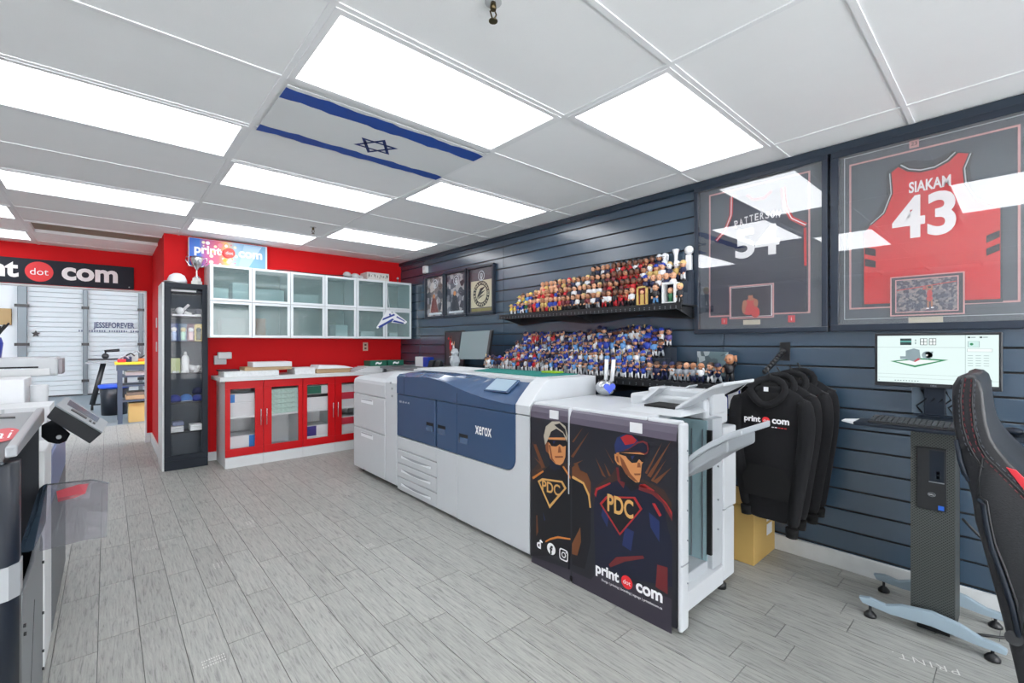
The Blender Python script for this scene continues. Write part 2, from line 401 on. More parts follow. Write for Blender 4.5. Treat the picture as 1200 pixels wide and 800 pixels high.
p = onY(134, 388, yd-.05); strokes(mb, p, RY, UZ, 1.4, .09, MATS['navy_ink'], 3)
mb.build('lettering', t)
mb = MB(); p = onY(42, 391, yd-.05)
mb.prism([p+RY*(.09*math.sin(a)*(1 if k % 2 == 0 else .45))+UZ*(.09*math.cos(a)*(1 if k % 2 == 0 else .45)) for k, a in ((k, math.pi*2*k/10) for k in range(10))], (0, -.01, 0), INKK)
mb.build('leaf_emblem', t)
# ================================================================ PRODUCTION PRINTER (front face on the plane X = 2.0)
PX = 2.0
def FY(px): return onX(px, 402, PX).y
def FZ(px, py): return onX(px, py, PX).z
def fpt(px, py, proud=0): v = onX(px, py, PX); return Vector((PX-proud, v.y, v.z))
def panel(name, parent, ya, yb, z0, z1, m, proud=.01, bevel=.006, x=PX):
    return B(name, parent, x-proud, x+.02, min(ya, yb)+.0015, max(ya, yb)-.0015, z0+.0015, z1-.0015, m, bevel)
HNDL = mat('handle_recess_white', (232, 236, 240), .4)
# --- paper feeder
t = thing('paper_feeder', 'light grey two-drawer paper feeder cabinet at the far end of the printer', 'printer', (2.33, 4.3, 0))
MB().box(PX+.012, 2.62, 3.835, 4.80, .05, .96, PGREY).build('body', t, .004)
ys_ = FY(452); yl = FY(415.5)
panel('lower_drawer', t, yl, ys_, .05, .475, PWHITE)
panel('upper_drawer', t, yl, ys_, .478, .83, PWHITE)
m = MB(); prof = [(PX-.01, .833), (PX-.01, .955), (PX+.0, .985), (PX+.05, 1.01), (PX+.45, 1.045), (PX+.62, 1.045), (PX+.62, .833)]
m.prism([(x, ys_+.002, z) for x, z in prof], (0, yl-ys_-.002, 0), PWHITE); m.build('top_cover', t, .012)
m = MB(); prof = [(PX-.008, .05), (PX-.008, .99), (PX+.03, 1.04), (PX+.12, 1.085), (PX+.6, 1.085), (PX+.6, .05)]
m.prism([(x, 3.828, z) for x, z in prof], (0, ys_-3.83, 0), PWHITE); m.build('side_column', t, .008)
for za in (.79, .44):
    h = B('handle', t, PX-.0125, PX-.008, 4.32, 4.60, za-.045, za, HNDL, .002); B('grip_slot', h, PX-.014, PX-.011, 4.33, 4.59, za-.012, za-.002, PGREY)
for y, z in ((3.93, .98), (3.90, .93), (3.9, .86)): B('button', t, PX-.012, PX-.006, y, y+.025, z, z+.02, PGREY)
for x in (2.08, 2.54):
    for y in (3.9, 4.7): MB().lathe((x, y, 0), [(.03, 0), (.03, .02), (.015, .03), (.015, .052)], BLACK, 10).build('foot', t)
# --- print engine
y0, y1 = 2.06, 3.82
yb = FY(605)                                      # right edge of the blue doors
t = thing('production_printer', 'big white and dark blue digital press with a tilted touch screen', 'printer', (2.33, 2.95, 0))
MB().box(PX+.014, 2.66, y0+.004, y1-.004, .03, .93, PGREY)  .box(PX+.16, 2.66, y0+.06, y1-.004, .93, 1.122, PWHITE).build('body', t, .006)
BZ = .03
def white(name, ya, yb_, z0, z1): return panel(name, t, ya, yb_, z0, z1, PWHITE)
# blue doors as shaped panels
def seam_z(y): return .905
yA, yB1, yB2, yC = FY(466.5), FY(511), FY(513), FY(537)
def zb(px, py): return FZ(px, py)
zlow = .52
for nm, (a, b_) in (('blue_door', (yA, yB1)), ('blue_door', (yB2, yC))):
    d = panel(nm, t, a, b_, zlow, .9, PBLUE, .012)
    if a == yA:
        h = MB().box(PX-.0135, PX-.012, b_+.02, b_+.13, .64, .71, DARK).box(PX-.016, PX-.012, b_+.03, b_+.13, .64, .685, PBLUE2).build('grip', d, .002)
    else: MB().box(PX-.0135, PX-.012, a-.13, a-.02, .64, .71, DARK).box(PX-.016, PX-.012, a-.13, a-.03, .64, .685, PBLUE2).build('grip', d, .002)
# large right door with the rounded lower corner
pts = [(yC-.003, .9), (yC-.003, zlow)]; r = .09
for k in range(9):
    a = math.pi/2*k/8; pts.append((yb+r-r*math.sin(a), zlow+r-r*math.cos(a)))
pts.append((yb, .9))
d = MB().prism([(PX-.012, y, z) for y, z in pts], (.03, 0, 0), PBLUE).build('blue_door', t, .005)
MB().box(PX-.0135, PX-.012, yC-.14, yC-.03, .615, .685, DARK).box(PX-.016, PX-.012, yC-.14, yC-.04, .615, .66, PBLUE2).build('grip', d, .002)
m = MB(); c = fpt(568, 505, .0135); put_text(m, 'xerox', c, RX, UZ, INKW, width=FY(558.5)-FY(577.5), height=.062, bold=.012); m.build('lettering', d)
m = MB(); c = fpt(475, 471, .0135); strokes(m, c, RX, UZ, .17, .028, INKW, 5); m.build('lettering', t)
# white lower panels and trays
white('lower_panel', FY(466.5), FY(513), .40, zlow-.004)
for k, (za, zb_) in enumerate(((.275, .397), (.15, .272), (.03, .147))):
    d = white('paper_tray', FY(466.5), FY(513), za, zb_)
    ya, yb_ = FY(472), FY(506)
    m = MB(); n = 12; up_ = []; lo = []
    for i in range(n+1):
        q = i/n; y = ya+(yb_-ya)*q; s_ = math.sin(math.pi*q); up_.append((PX-.0125, y, zb_-.045)); lo.append((PX-.0125, y, zb_-.047-.018*s_))
    m.poly(up_+lo[::-1], PGREY); m.build('grip', d)
    m = MB(); m.prism([(PX-.011, y, zb_-.048-.02*math.sin(math.pi*i/n)) for i, y in ((i, ya+(yb_-ya)*i/n) for i in range(n+1))] + [(PX-.011, yb_, zb_-.07), (PX-.011, ya, zb_-.07)], (-.006, 0, 0), HNDL); m.build('lip', d, .002)
white('lower_panel', FY(513), FY(537), BZ, zlow-.004)
white('lower_panel', FY(537), y0+.0, BZ, zlow-.09) if False else None
pts = [(yC-.003, BZ), (yC-.003, zlow-.004)]
for k in range(9):
    a = math.pi/2*k/8; pts.append((yb+r-(r+.004)*math.sin(a), zlow+r-(r+.004)*math.cos(a)))
pts += [(yb-.004, .9), (y0+.002, .9), (y0+.002, BZ)]
MB().prism([(PX-.01, y, z) for y, z in pts], (.03, 0, 0), PWHITE).build('lower_panel', t, .004)
# blue upper cover with the flowing front edge
wave = [(466.5, 440), (474, 440.5), (484, 441), (494, 441), (504, 442), (514, 444), (524, 447.5), (534, 452), (544, 456.5), (554, 460.5), (564, 464), (576, 467.5), (590, 471), (605, 473.5)]
V = []; n = len(wave)
for i, (px, py) in enumerate(wave):
    y = FY(px); zf = FZ(px, py); q = i/(n-1)
    wd = .03+.16*min(1, q*1.5); zt = 1.115 if px > 480 else 1.115-.04*(480-px)/14
    if px == 466.5: zf = min(zf, 1.06)
    V.append([(PX-.012, y, .906), (PX-.012, y, zf-.004), (PX-.002, y, zf+.004), (PX+wd*.5, y, (zf+zt)/2+.012), (PX+wd, y, zt), (PX+wd+.04, y, zt+.004), (PX+wd+.04, y, .906)])
vs = [p for r_ in V for p in r_]; fs = []
for i in range(n-1):
    for k in range(6): fs.append((i*7+k, (i+1)*7+k, (i+1)*7+k+1, i*7+k+1))
fs.append([0, 1, 2, 3, 4, 5, 6]); fs.append([(n-1)*7+k for k in range(7)][::-1])
m = MB(); m.add(vs, [f for i, f in enumerate(fs)], PBLUE, False)
for i, f in enumerate(fs[:-2]):
    if i % 6 in (1, 2, 3, 4): m.m[i] = m.mi(PBLUE2)
up = m.build('upper_cover', t)
B('cover_seam', up, PX-.0128, PX-.0118, FY(475)-.002, FY(475)+.002, .91, 1.05, DARK)
B('cover_seam', up, PX-.0128, PX-.0118, FY(537)-.002, FY(537)+.002, .91, .985, DARK)
# white end cheek
m = MB(); prof = [(PX-.012, .906), (PX-.012, .965), (PX+.02, 1.005), (PX+.12, 1.10), (PX+.18, 1.13), (2.66, 1.13), (2.66, .906)]
m.prism([(x, y0, z) for x, z in prof], (0, yb-y0-.003, 0), PWHITE); m.build('end_cheek', t, .006)
B('top_plate', t, PX+.2, 2.66, yb, y1, 1.115, 1.13, PWHITE, .004)
# touch screen, lying on the sloped cover
a, b_, c, d = (571, 459), (584, 446.5), (608, 449), (595, 461.5)
def slope(px, py):      # meets the slope plane through (PX, .97) and (PX+.19, 1.118)
    k = (1.118-.97)/.19; dd = ray(px, py); tt = (.97+k*(0-PX)-CAMZ)/(dd.z-k*dd.x); return CAM+dd*tt
q = [slope(*p) for p in (a, b_, c, d)]; nn = (q[1]-q[0]).cross(q[3]-q[0]).normalized(); nn = nn if nn.z > 0 else -nn
ctr = sum(q, Vector())/4
sc_ = MB().prism([ctr+(p-ctr)*1.16+nn*.012 for p in q], nn*.014, PBLUE2).build('touch_screen', t, .004)
MB().prism([p+nn*.026 for p in q], nn*.002, mat('screen_glass', (150, 170, 186), .15, emit=.05)).build('display', sc_)
for x in (2.1, 2.56):
    for y in (2.25, 2.8, 3.3, 3.7): MB().lathe((x, y, 0), [(.03, 0), (.03, .015), (.012, .02), (.012, .035)], BLACK, 10).build('foot', t)
# things on its top
o = MB().prism([(2.24, 2.22, 1.131), (2.30, 3.05, 1.131), (2.62, 3.2, 1.131), (2.62, 2.2, 1.131)], (0, 0, .006), TEAL).build('cutting_mat'); tag(o, 'teal mat lying on top of the press', 'mat')
o = MB().prism([(2.24, 3.08, 1.131), (2.26, 3.62, 1.131), (2.6, 3.6, 1.131), (2.6, 3.22, 1.131)], (0, 0, .004), PAPER).build('paper_sheet'); tag(o, 'white sheet lying on top of the press left of the teal mat', 'paper')
o = MB().box(2.5, 2.6, 2.32, 2.46, 1.138, 1.15, mat('lime_green', (150, 190, 40), .5)).build('sticky_note_pad', bevel=.002); tag(o, 'small lime green pad on the corner of the teal mat', 'note pad')
# ================================================================ FINISHER with printed doors
FE = 1.085
t = thing('booklet_finisher', 'white booklet finisher with dark superhero graphics on its doors and open end', 'printer', (2.33, 1.55, 0))
G = mat('finisher_grey_end', (176, 181, 186), .4); INN = mat('finisher_inner_metal', (146, 172, 178), .35)
MB().box(PX+.02, 2.66, 1.50, 2.045, .04, .965, PGREY).build('body', t, .004)
MB().box(PX+.06, 2.40, FE+.32, 1.50, .2, .95, INN).build('inner_back', t)
for k in range(7):
    x = 2.07+k*.045; B('inner_rib', t, x, x+.006, FE+.30, FE+.32, .2, .9, STEEL)
MB().box(PX+.05, 2.68, FE+.03, 2.045, .04, .20, G).build('lower_shroud', t, .006)
MB().prism([(2.05, FE-.002, .145), (2.05, FE+.30, .235), (2.05, FE+.32, .2), (2.05, FE-.002, .05)], (.468, 0, 0), PWHITE).build('slanted_deck', t, .004)
B('right_column', t, 2.40, 2.52, FE+.004, 2.045, .16, .96, G, .004); B('inner_side', t, 2.388, 2.40, FE+.03, 1.42, .2, .95, INN); B('rubber_strip', t, 2.384, 2.40, FE+.004, FE+.028, .24, .9, DARK)
for k in range(5): B('inner_rib', t, 2.382, 2.388, FE+.05+k*.06, FE+.056+k*.06, .21, .9, STEEL)
B('side_cover', t, 2.52, 2.68, FE-.005, 2.045, .45, .90, PWHITE, .008); B('side_cover', t, 2.52, 2.66, FE-.003, 2.045, .06, .445, PWHITE, .008)
B('upper_block', t, 2.40, 2.68, FE+.04, 1.6, .905, 1.06, PWHITE, .015); B('upper_block', t, 2.44, 2.6, FE+.02, 1.5, .97, 1.10, PWHITE, .012)
for z in (.36, .52, .70, .84): MB().tube([(2.46, FE-.003, z), (2.46, FE+.003, z)], .005, STEEL).build('screw', t)
# rollers and linkages in the mouth
MB().box(2.06, 2.39, 1.35, 1.5, .8, .97, INN).build('exit_plate', t)
for k in range(4):
    x = 2.1+k*.07; MB().tube([(x, 1.36, .96), (x+.02, 1.27, .93), (x+.03, 1.22, .88)], .007, BLACK, 6).build('paper_guide', t)
MB().tube([(2.07, 1.3, .87), (2.39, 1.3, .87)], .012, BLACK, 8).build('exit_roller', t)
for k in range(3): B('guide_plate', t, 2.08+k*.1, 2.15+k*.1, 1.25, 1.27, .74, .86, INN, .002)
# left frame edge strip (end of the door frame)
MB().box(PX-.022, PX+.05, FE-.045, FE-.022, .02, .99, PWHITE).box(PX-.0, PX+.05, FE-.022, FE+.02, .02, .96, PWHITE).build('front_post', t, .012)
B('post_cap', t, PX-.023, PX+.048, FE-.048, FE-.04, .33, .335, PGREY)
for z in (.24, .44, .58, .72, .86): MB().tube([(PX+.03, FE-.05, z), (PX+.03, FE-.043, z)], .004, STEEL, 8).build('screw', t)
# top deck
m = MB(); m.box(PX+.01, 2.66, 1.24, 2.046, .965, .995, PWHITE).box(PX+.01, PX+.06, FE-.02, 1.24, .965, .995, PWHITE); m.build('top_deck', t, .01)
MB().hexa([(2.12, 1.12, .995), (2.64, 1.12, .995), (2.64, 1.62, .995), (2.12, 1.5, .995), (2.2, 1.16, 1.012), (2.6, 1.16, 1.02), (2.6, 1.5, 1.02), (2.2, 1.42, 1.012)], PWHITE).build('top_hump', t, .008)
# doors
yd1, yd2 = 2.046, FY(669.5); ye = FE-.02
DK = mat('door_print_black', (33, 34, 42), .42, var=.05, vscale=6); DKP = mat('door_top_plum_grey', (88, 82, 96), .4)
def fdoor(ya, yb_):
    m = MB(); pr = [(PX-.02, .035), (PX-.02, .905), (PX-.017, .94), (PX-.005, .97), (PX+.03, .99), (PX+.03, .035)]
    m.prism([(x, yb_+.002, z) for x, z in pr], (0, ya-yb_-.004, 0), DK)
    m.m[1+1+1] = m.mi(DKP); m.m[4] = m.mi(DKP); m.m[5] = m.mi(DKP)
    return m.build('printed_door', t)
D1 = fdoor(yd1, yd2+.003); D2 = fdoor(yd2-.003, ye)
B('door_gap_strip', t, PX-.024, PX, yd2-.003, yd2+.003, .5, .99, PWHITE)
for dd, px, py in ((D1, 652, 483), (D2, 748, 497)):
    v = fpt(px, py); B('sticker', dd, PX-.024, PX-.018, v.y-.035, v.y+.035, .915, .965, PAPER, .002)
for x in (2.08, 2.56):
    for y in (FE+.03, 1.95): MB().lathe((x, y, 0), [(.028, 0), (.028, .03), (.012, .035), (.012, .06)], BLACK, 10).build('foot', t)
# flat prints on the doors
def P(px, py, k): v = onX(px, py, PX-.0205-k*.0005); return v
def shp(mb, pts, m, k): mb.poly([P(x, y, k) for x, y in pts], m)
OR = mat('print_orange', (196, 120, 52), .45); OR2 = mat('print_burnt_orange', (104, 62, 36), .45); OR3 = mat('print_ember', (56, 38, 34), .45)
SK = mat('print_skin', (196, 132, 82), .45); SKS = mat('print_skin_shadow', (122, 70, 42), .45); KB = mat('print_near_black', (18, 19, 26), .45)
NV = mat('print_navy', (20, 25, 46), .45); NV2 = mat('print_navy_light', (30, 44, 92), .45); RD = mat('print_red', (160, 34, 38), .45); RD2 = mat('print_dark_red', (104, 34, 38), .45)
GD = mat('print_gold', (206, 158, 92), .45); GYP = mat('print_cap_grey', (176, 168, 152), .45); PLUM = mat('print_plum', (52, 48, 60), .45)
Z8 = lambda x, y: (610+x*.175, 460+y*.175)
def hero1():
    m = MB(); k = 1
    def q(pts, mm, kk): shp(m, [Z8(*p) for p in pts], mm, kk)
    for r_ in (((80, 330), (140, 500), (165, 500)), ((95, 520), (150, 500), (140, 560)), ((335, 150), (330, 200), (330, 190)), ((90, 430), (150, 505), (158, 490))): q(r_, OR2, 1)
    q([(76, 520), (120, 470), (180, 500), (320, 470), (334, 500), (334, 640), (76, 640)], OR3, 1)
    q([(90, 345), (105, 345), (165, 500), (140, 505)], OR2, 2)
    # body
    q([(78, 1090), (76, 600), (85, 560), (150, 525), (200, 480), (270, 490), (334, 560), (334, 1090)], KB, 3)
    q([(78, 565), (150, 520), (155, 530), (85, 580)], OR, 4); q([(280, 495), (290, 490), (334, 560), (334, 580)], OR, 4)
    # neck, face
    q([(195, 420), (270, 480), (262, 510), (225, 520), (195, 500)], NV, 4)
    q([(185, 300), (300, 300), (303, 360), (300, 430), (285, 470), (265, 485), (235, 478), (200, 440), (188, 400)], SK, 5)
    q([(165, 330), (185, 330), (190, 410), (170, 390)], SKS, 5); q([(188, 350), (200, 350), (215, 440), (240, 478), (205, 445)], SKS, 6)
    q([(228, 424), (285, 424), (285, 434), (232, 436)], SKS, 6); q([(255, 360), (265, 360), (275, 400), (250, 402)], SKS, 6)
    # sunglasses
    q([(180, 312), (310, 318), (305, 355), (285, 362), (262, 345), (240, 360), (208, 358), (195, 338), (180, 325)], KB, 7)
    q([(215, 325), (235, 322), (222, 345)], NV2, 8)
    # cap
    q([(165, 350), (155, 290), (170, 225), (210, 192), (260, 192), (300, 225), (316, 290), (310, 330), (285, 270), (240, 240), (205, 260), (180, 320)], GYP, 7)
    q([(225, 215), (262, 205), (300, 245), (308, 300), (285, 262), (245, 232)], KB, 8)
    # emblem
    q([(115, 590), (145, 572), (280, 590), (308, 640), (195, 775)], GD, 5); q([(128, 598), (150, 585), (272, 602), (293, 640), (195, 750)], KB, 6)
    q([(165, 992), (200, 972), (250, 960), (334, 975), (334, 985), (250, 974), (200, 986), (168, 1002)], OR, 5)
    q([(105, 820), (112, 820), (118, 930), (106, 960)], OR2, 5); q([(150, 800), (165, 850), (160, 860)], NV2, 5)
    c = (P(*Z8(127, 630), 7)+P(*Z8(285, 650), 7))/2
    a_, b2 = P(*Z8(130, 625), 7), P(*Z8(280, 650), 7); rr = (b2-a_); put_text(m, 'PDC', (a_+b2)/2+Vector((0, 0, -.0)), RX, UZ, GD, width=abs(rr.y)*.8, height=.066, bold=.02)
    q([(76, 1095), (334, 1185), (334, 1420), (60, 1310)], PLUM, 3)
    m.build('graphic', D1)
hero1()
def hero2():
    m = MB()
    def q(pts, mm, kk): shp(m, [Z8(*p) for p in pts], mm, kk)
    for (x0_, y0_, x1_, y1_, w0) in ((345, 430, 460, 260, 8), (360, 480, 420, 450, 8), (560, 560, 500, 430, 12), (600, 560, 560, 470, 12), (860, 560, 1010, 320, 12), (840, 540, 950, 330, 7), (900, 600, 1012, 500, 14), (880, 590, 980, 440, 7), (350, 330, 420, 230, 5), (620, 470, 560, 360, 5)):
        q([(x0_-w0, y0_-w0*.5), (x1_, y1_), (x0_+w0, y0_+w0*.7)], OR2, 1)
    q([(345, 500), (380, 470), (400, 520), (445, 540), (470, 600), (470, 700), (345, 560)], OR2, 2)
    q([(345, 560), (420, 600), (460, 680), (470, 800), (470, 1000), (430, 1180), (345, 1150)], KB, 3)
    q([(345, 560), (352, 556), (425, 600), (462, 680), (472, 770), (462, 770), (452, 690), (418, 612), (345, 572)], GD, 4)
    q([(345, 1010), (400, 900), (405, 1000), (380, 1090), (345, 1080)], OR2, 4)
    q([(490, 640), (540, 600), (600, 560), (640, 500), (660, 560), (700, 590), (820, 580), (960, 650), (1012, 740), (1012, 800), (490, 760)], OR3, 2)
    # torso
    q([(500, 1180), (490, 760), (500, 670), (560, 620), (640, 590), (700, 570), (800, 600), (900, 660), (960, 740), (985, 900), (1015, 1010), (1015, 1300), (500, 1200)], NV, 4)
    q([(800, 610), (850, 620), (980, 740), (1015, 800), (1015, 860), (950, 740), (880, 680), (790, 650)], RD2, 5)
    q([(790, 625), (810, 612), (900, 660), (985, 760), (1015, 830), (1015, 800), (975, 735), (890, 650), (830, 610)], RD, 6)
    q([(495, 680), (505, 640), (600, 600), (604, 610), (515, 655), (505, 700)], RD, 5)
    q([(640, 500), (655, 500), (668, 590), (700, 600), (690, 640), (650, 590)], RD2, 6)
    q([(880, 740), (900, 740), (945, 820), (930, 830)], RD, 6); q([(560, 700), (600, 760), (580, 900), (540, 820)], NV2, 5); q([(860, 800), (930, 860), (930, 1000), (870, 900)], NV2, 5)
    q([(700, 900), (760, 930), (740, 1060), (680, 1020)], NV2, 5); q([(590, 1150), (640, 1100), (820, 1090), (830, 1110), (700, 1130), (600, 1170)], RD2, 5); q([(915, 1150), (985, 1170), (985, 1350), (905, 1300)], RD2, 5)
    # neck and head
    q([(668, 470), (770, 560), (800, 600), (790, 640), (740, 660), (690, 600), (660, 560)], KB, 6)
    q([(640, 400), (830, 400), (830, 450), (812, 480), (805, 560), (795, 600), (770, 600), (720, 560), (680, 500), (660, 460)], SK, 7)
    q([(628, 410), (655, 410), (672, 490), (650, 480), (632, 450)], SK, 7); q([(638, 425), (650, 425), (660, 470), (645, 460)], SKS, 8)
    q([(664, 420), (690, 450), (735, 540), (790, 600), (760, 590), (705, 545), (680, 500)], SKS, 8); q([(758, 540), (805, 540), (800, 552), (765, 553)], SKS, 8); q([(785, 465), (800, 470), (805, 500), (780, 500)], SKS, 8)
    q([(660, 400), (830, 415), (832, 460), (812, 465), (795, 445), (778, 468), (745, 470), (718, 445), (705, 425), (660, 412)], KB, 9)
    q([(738, 425), (765, 420), (748, 450)], NV2, 10)
    # cap: blue and red crown with a curved peak
    q([(636, 405), (628, 350), (645, 300), (690, 280), (740, 280), (780, 310), (800, 345), (780, 375), (720, 385), (660, 395)], NV2, 10)
    q([(670, 300), (710, 280), (745, 285), (778, 320), (760, 340), (700, 350)], RD, 11)
    q([(690, 385), (730, 370), (780, 330), (820, 320), (850, 335), (860, 375), (850, 405), (835, 415), (800, 400), (740, 385)], RD2, 11)
    q([(720, 382), (785, 340), (820, 332), (845, 350), (850, 390), (835, 405), (790, 392)], NV, 12)
    # shield
    sh = [(540, 745), (580, 700), (760, 705), (805, 780), (665, 945)]
    def W(s, c=(665, 800)): return [(c[0]+(x-c[0])*s, c[1]+(y-c[1])*s) for x, y in sh]
    q(W(1.08), RD, 8); q(W(.96), KB, 9)
    a_, b2 = P(*Z8(570, 745), 10), P(*Z8(768, 775), 10); put_text(m, 'PDC', (a_+b2)/2+Vector((0, 0, -.0)), RX, UZ, GD, width=abs(a_.y-b2.y)*.88, height=.094, bold=.025)
    q([(345, 1195), (470, 1250), (520, 1190), (1012, 1380), (1012, 1730), (345, 1430)], PLUM, 5)
    c = (P(698, 669, 6)+P(776, 697, 6))/2
    logo(m, c, RX, UZ, abs(P(698, 669, 6).y-P(776, 690, 6).y), INKW, INKR, sub=True)
    m.build('graphic', D2)
hero2()
# social icons on the first door
m = MB()
c = P(631.5, 637, 4); put_text(m, 'd', c, RX, UZ, INKW, height=.055, bold=.03); m.tube([c+Vector((0, -.014, .028)), c+Vector((0, -.024, .02)), c+Vector((0, -.03, .018))], .004, INKW, 6)
m.build('note_icon', D1); m = MB(); c = P(646, 643, 4); disc(m, c, RX, UZ, .034, INKW); put_text(m, 'f', c+Vector((-.0006, 0, -.006)), RX, UZ, KB, height=.052, bold=.05)
m.build('letter_icon', D1); m = MB(); c = P(660.5, 650, 4)
sq = []
for k in range(28):
    a = 2*math.pi*k/28; e = .45; ca, sa = math.cos(a), math.sin(a); sq.append((math.copysign(abs(ca)**e, ca)*.034, math.copysign(abs(sa)**e, sa)*.034))
A1 = [c+RX*x+UZ*z for x, z in sq]; A2 = [c+RX*x*.8+UZ*z*.8 for x, z in sq]
m.add(A1+A2, [(i, (i+1) % 28, (i+1) % 28+28, i+28) for i in range(28)], INKW); disc(m, c, RX, UZ, .017, INKW, r2=.011); disc(m, c+RX*.018+UZ*.018, RX, UZ, .004, INKW)
m.build('camera_icon', D1)
# output trays
def tray(name, pts, x0, x1, th, m_, parent, tilt=0, bev=.006):
    a = [(x0, y, z) for y, z in pts]; b_ = [(x1, y, z+tilt) for y, z in pts]
    n = len(pts); vs = a+b_+[(x, y, z-th) for x, y, z in a+b_]
    fs = []
    for i in range(n-1): fs += [(i, i+1, n+i+1, n+i), (2*n+i, 3*n+i, 3*n+i+1, 2*n+i+1), (i, 2*n+i, 2*n+i+1, i+1), (n+i, n+i+1, 3*n+i+1, 3*n+i)]
    fs += [(0, n, 3*n, 2*n), (n-1, 3*n-1, 4*n-1, 2*n-1)]
    return MB().add(vs, fs, m_).build(name, parent, bev)
tr = tray('stacker_tray', [(1.30, .74), (1.16, .76), (1.085, .795), (1.02, .855), (.955, .907), (.87, .963), (.807, .992)], 2.06, 2.40, .03, mat('tray_grey', (176, 182, 188), .4), t)
tray('tray_underside', [(1.30, .712), (1.16, .732), (1.085, .768), (1.02, .828), (.955, .88), (.87, .936)], 2.07, 2.39, .06, PGREY, tr, bev=.01)
tr = tray('top_tray', [(1.50, .995), (1.25, 1.005), (1.17, 1.06), (1.09, 1.112), (1.02, 1.152), (.967, 1.172)], 2.25, 2.64, .018, PWHITE, t)
tray('tray_liner', [(1.42, 1.006), (1.24, 1.017), (1.165, 1.068), (1.085, 1.12), (1.01, 1.16)], 2.28, 2.61, .004, mat('tray_dark_liner', (104, 108, 112), .5), tr, bev=0)
B('feed_opening', t, 2.24, 2.42, 1.22, 1.40, 1.0, 1.024, DARK)
MB().hexa([(2.34, 1.5, 1.03), (2.5, 1.5, 1.03), (2.5, 1.46, 1.03), (2.34, 1.46, 1.03), (2.36, 1.38, 1.11), (2.48, 1.38, 1.11), (2.48, 1.375, 1.105), (2.36, 1.375, 1.105)], PWHITE).build('paper_stop', tr, .002)
MB().hexa([(2.5, 1.4, 1.05), (2.64, 1.4, 1.05), (2.64, 1.36, 1.05), (2.5, 1.36, 1.05), (2.52, 1.28, 1.12), (2.62, 1.28, 1.12), (2.62, 1.275, 1.115), (2.52, 1.275, 1.115)], PWHITE).build('paper_stop', tr, .002)
# blue and chrome heart tin on the finisher top
c = onZ(690, 463, 1.0)
c = Vector((2.6, 1.93, 1.0))
t = thing('foil_gift_bag', 'shiny silver bundle with a blue heart and two upright white tubes', 'gift bundle', c)
MB().ball(c+Vector((0, 0, .055)), .07, mat('silver_foil', (200, 202, 205), .18, metal=.9, bump=.8, bscale=25), 14, 9, flat=1.0, zs=.8).build('bundle', t)
hp = []
for k in range(24):
    a = 2*math.pi*k/24; hp.append((16*math.sin(a)**3/16*.04, (13*math.cos(a)-5*math.cos(2*a)-2*math.cos(3*a)-math.cos(4*a))/16*.04))
dr_ = Vector((-.75, -.66, 0)); rt = Vector((.66, -.75, 0))
MB().prism([c+Vector((0, 0, .06))+dr_*.072+rt*(x+.02)+UZ*z for x, z in hp], dr_*.006, mat('heart_blue', (30, 70, 200), .3)).build('heart', t, .001)
for k in (0, 1): MB().tube([c+Vector((.03, .02-k*.05, .10)), c+Vector((.04, .02-k*.06, .25))], .014, WHITE, 10).build('tube', t)
# ================================================================ BACK WALL FURNITURE
def simple(name, label, cat, mb, bevel=0, group=None): return tag(mb.build(name, bevel=bevel), label, cat, group)
# --- wall cabinets (two rows of three double units)
YF = 5.87; Z0, Z1, ZM = 1.425, 2.23, 1.83
xs = [.837, 1.655, 2.475, 3.294]
FR = mat('aluminium_door_frame', (214, 220, 224), .35, metal=.15)
for r_, (za, zb_) in enumerate(((Z0, ZM), (ZM, Z1))):
    for c_ in range(3):
        xa, xb = xs[c_]+.001, xs[c_+1]-.001; T = .018
        row = ('lower', 'upper')[r_]; col_ = ('left', 'middle', 'right')[c_]
        t = thing('wall_cabinet', 'white double-door frosted glass wall cabinet, %s row, %s' % (row, {'left': 'nearest the trophy', 'middle': 'in the middle', 'right': 'next to the slat wall'}[col_]), 'wall cabinet', ((xa+xb)/2, YB-.2, za), group='frosted wall cabinets above the worktop')
        m = MB(); m.box(xa, xa+T, YF+.02, YB-.002, za+.001, zb_-.001, WHITE).box(xb-T, xb, YF+.02, YB-.002, za+.001, zb_-.001, WHITE)
        m.box(xa+T, xb-T, YF+.02, YB-.002, za+.001, za+T, WHITE).box(xa+T, xb-T, YF+.02, YB-.002, zb_-T, zb_-.001, WHITE).box(xa+T, xb-T, YB-.012, YB-.002, za+T, zb_-T, mat('cabinet_inside', (150, 160, 164), .6))
        m.build('body', t)
        mid = (xa+xb)/2
        for s_ in (0, 1):
            a, b_ = (xa+.002, mid-.002) if s_ == 0 else (mid+.002, xb-.002)
            f = .03; m = MB()
            m.box(a, b_, YF, YF+.018, za+.003, za+f, FR).box(a, b_, YF, YF+.018, zb_-f, zb_-.003, FR).box(a, a+f, YF, YF+.018, za+f, zb_-f, FR).box(b_-f, b_, YF, YF+.018, za+f, zb_-f, FR)
            d = m.build('door', t, .002)
            B('glass_panel', d, a+f, b_-f, YF+.006, YF+.010, za+f, zb_-f, FROST)
def inbox(label, x0, x1, z0, z1, col_, y0=5.93, y1=6.15, name='storage_box', cat='box', rough=.6):
    return simple(name, label, cat, MB().box(x0, x1, y0, y1, z0, z1, col_), .004)
zl, zu = Z0+.0185, ZM+.0185
inbox('grey box with pink lid behind frosted glass, lower left wall cabinet', .95, 1.19, zl, zl+.2, mat('box_dusty', (170, 150, 150), .6))
inbox('orange and blue carton behind frosted glass, lower left wall cabinet', 1.28, 1.40, zl, zl+.21, mat('box_orange_blue', (186, 120, 96), .6))
inbox('white tub behind frosted glass in the lower middle wall cabinet', 2.22, 2.38, zl, zl+.16, WHITE)
inbox('low white tub behind frosted glass in the lower right wall cabinet', 2.56, 2.76, zl, zl+.08, WHITE)
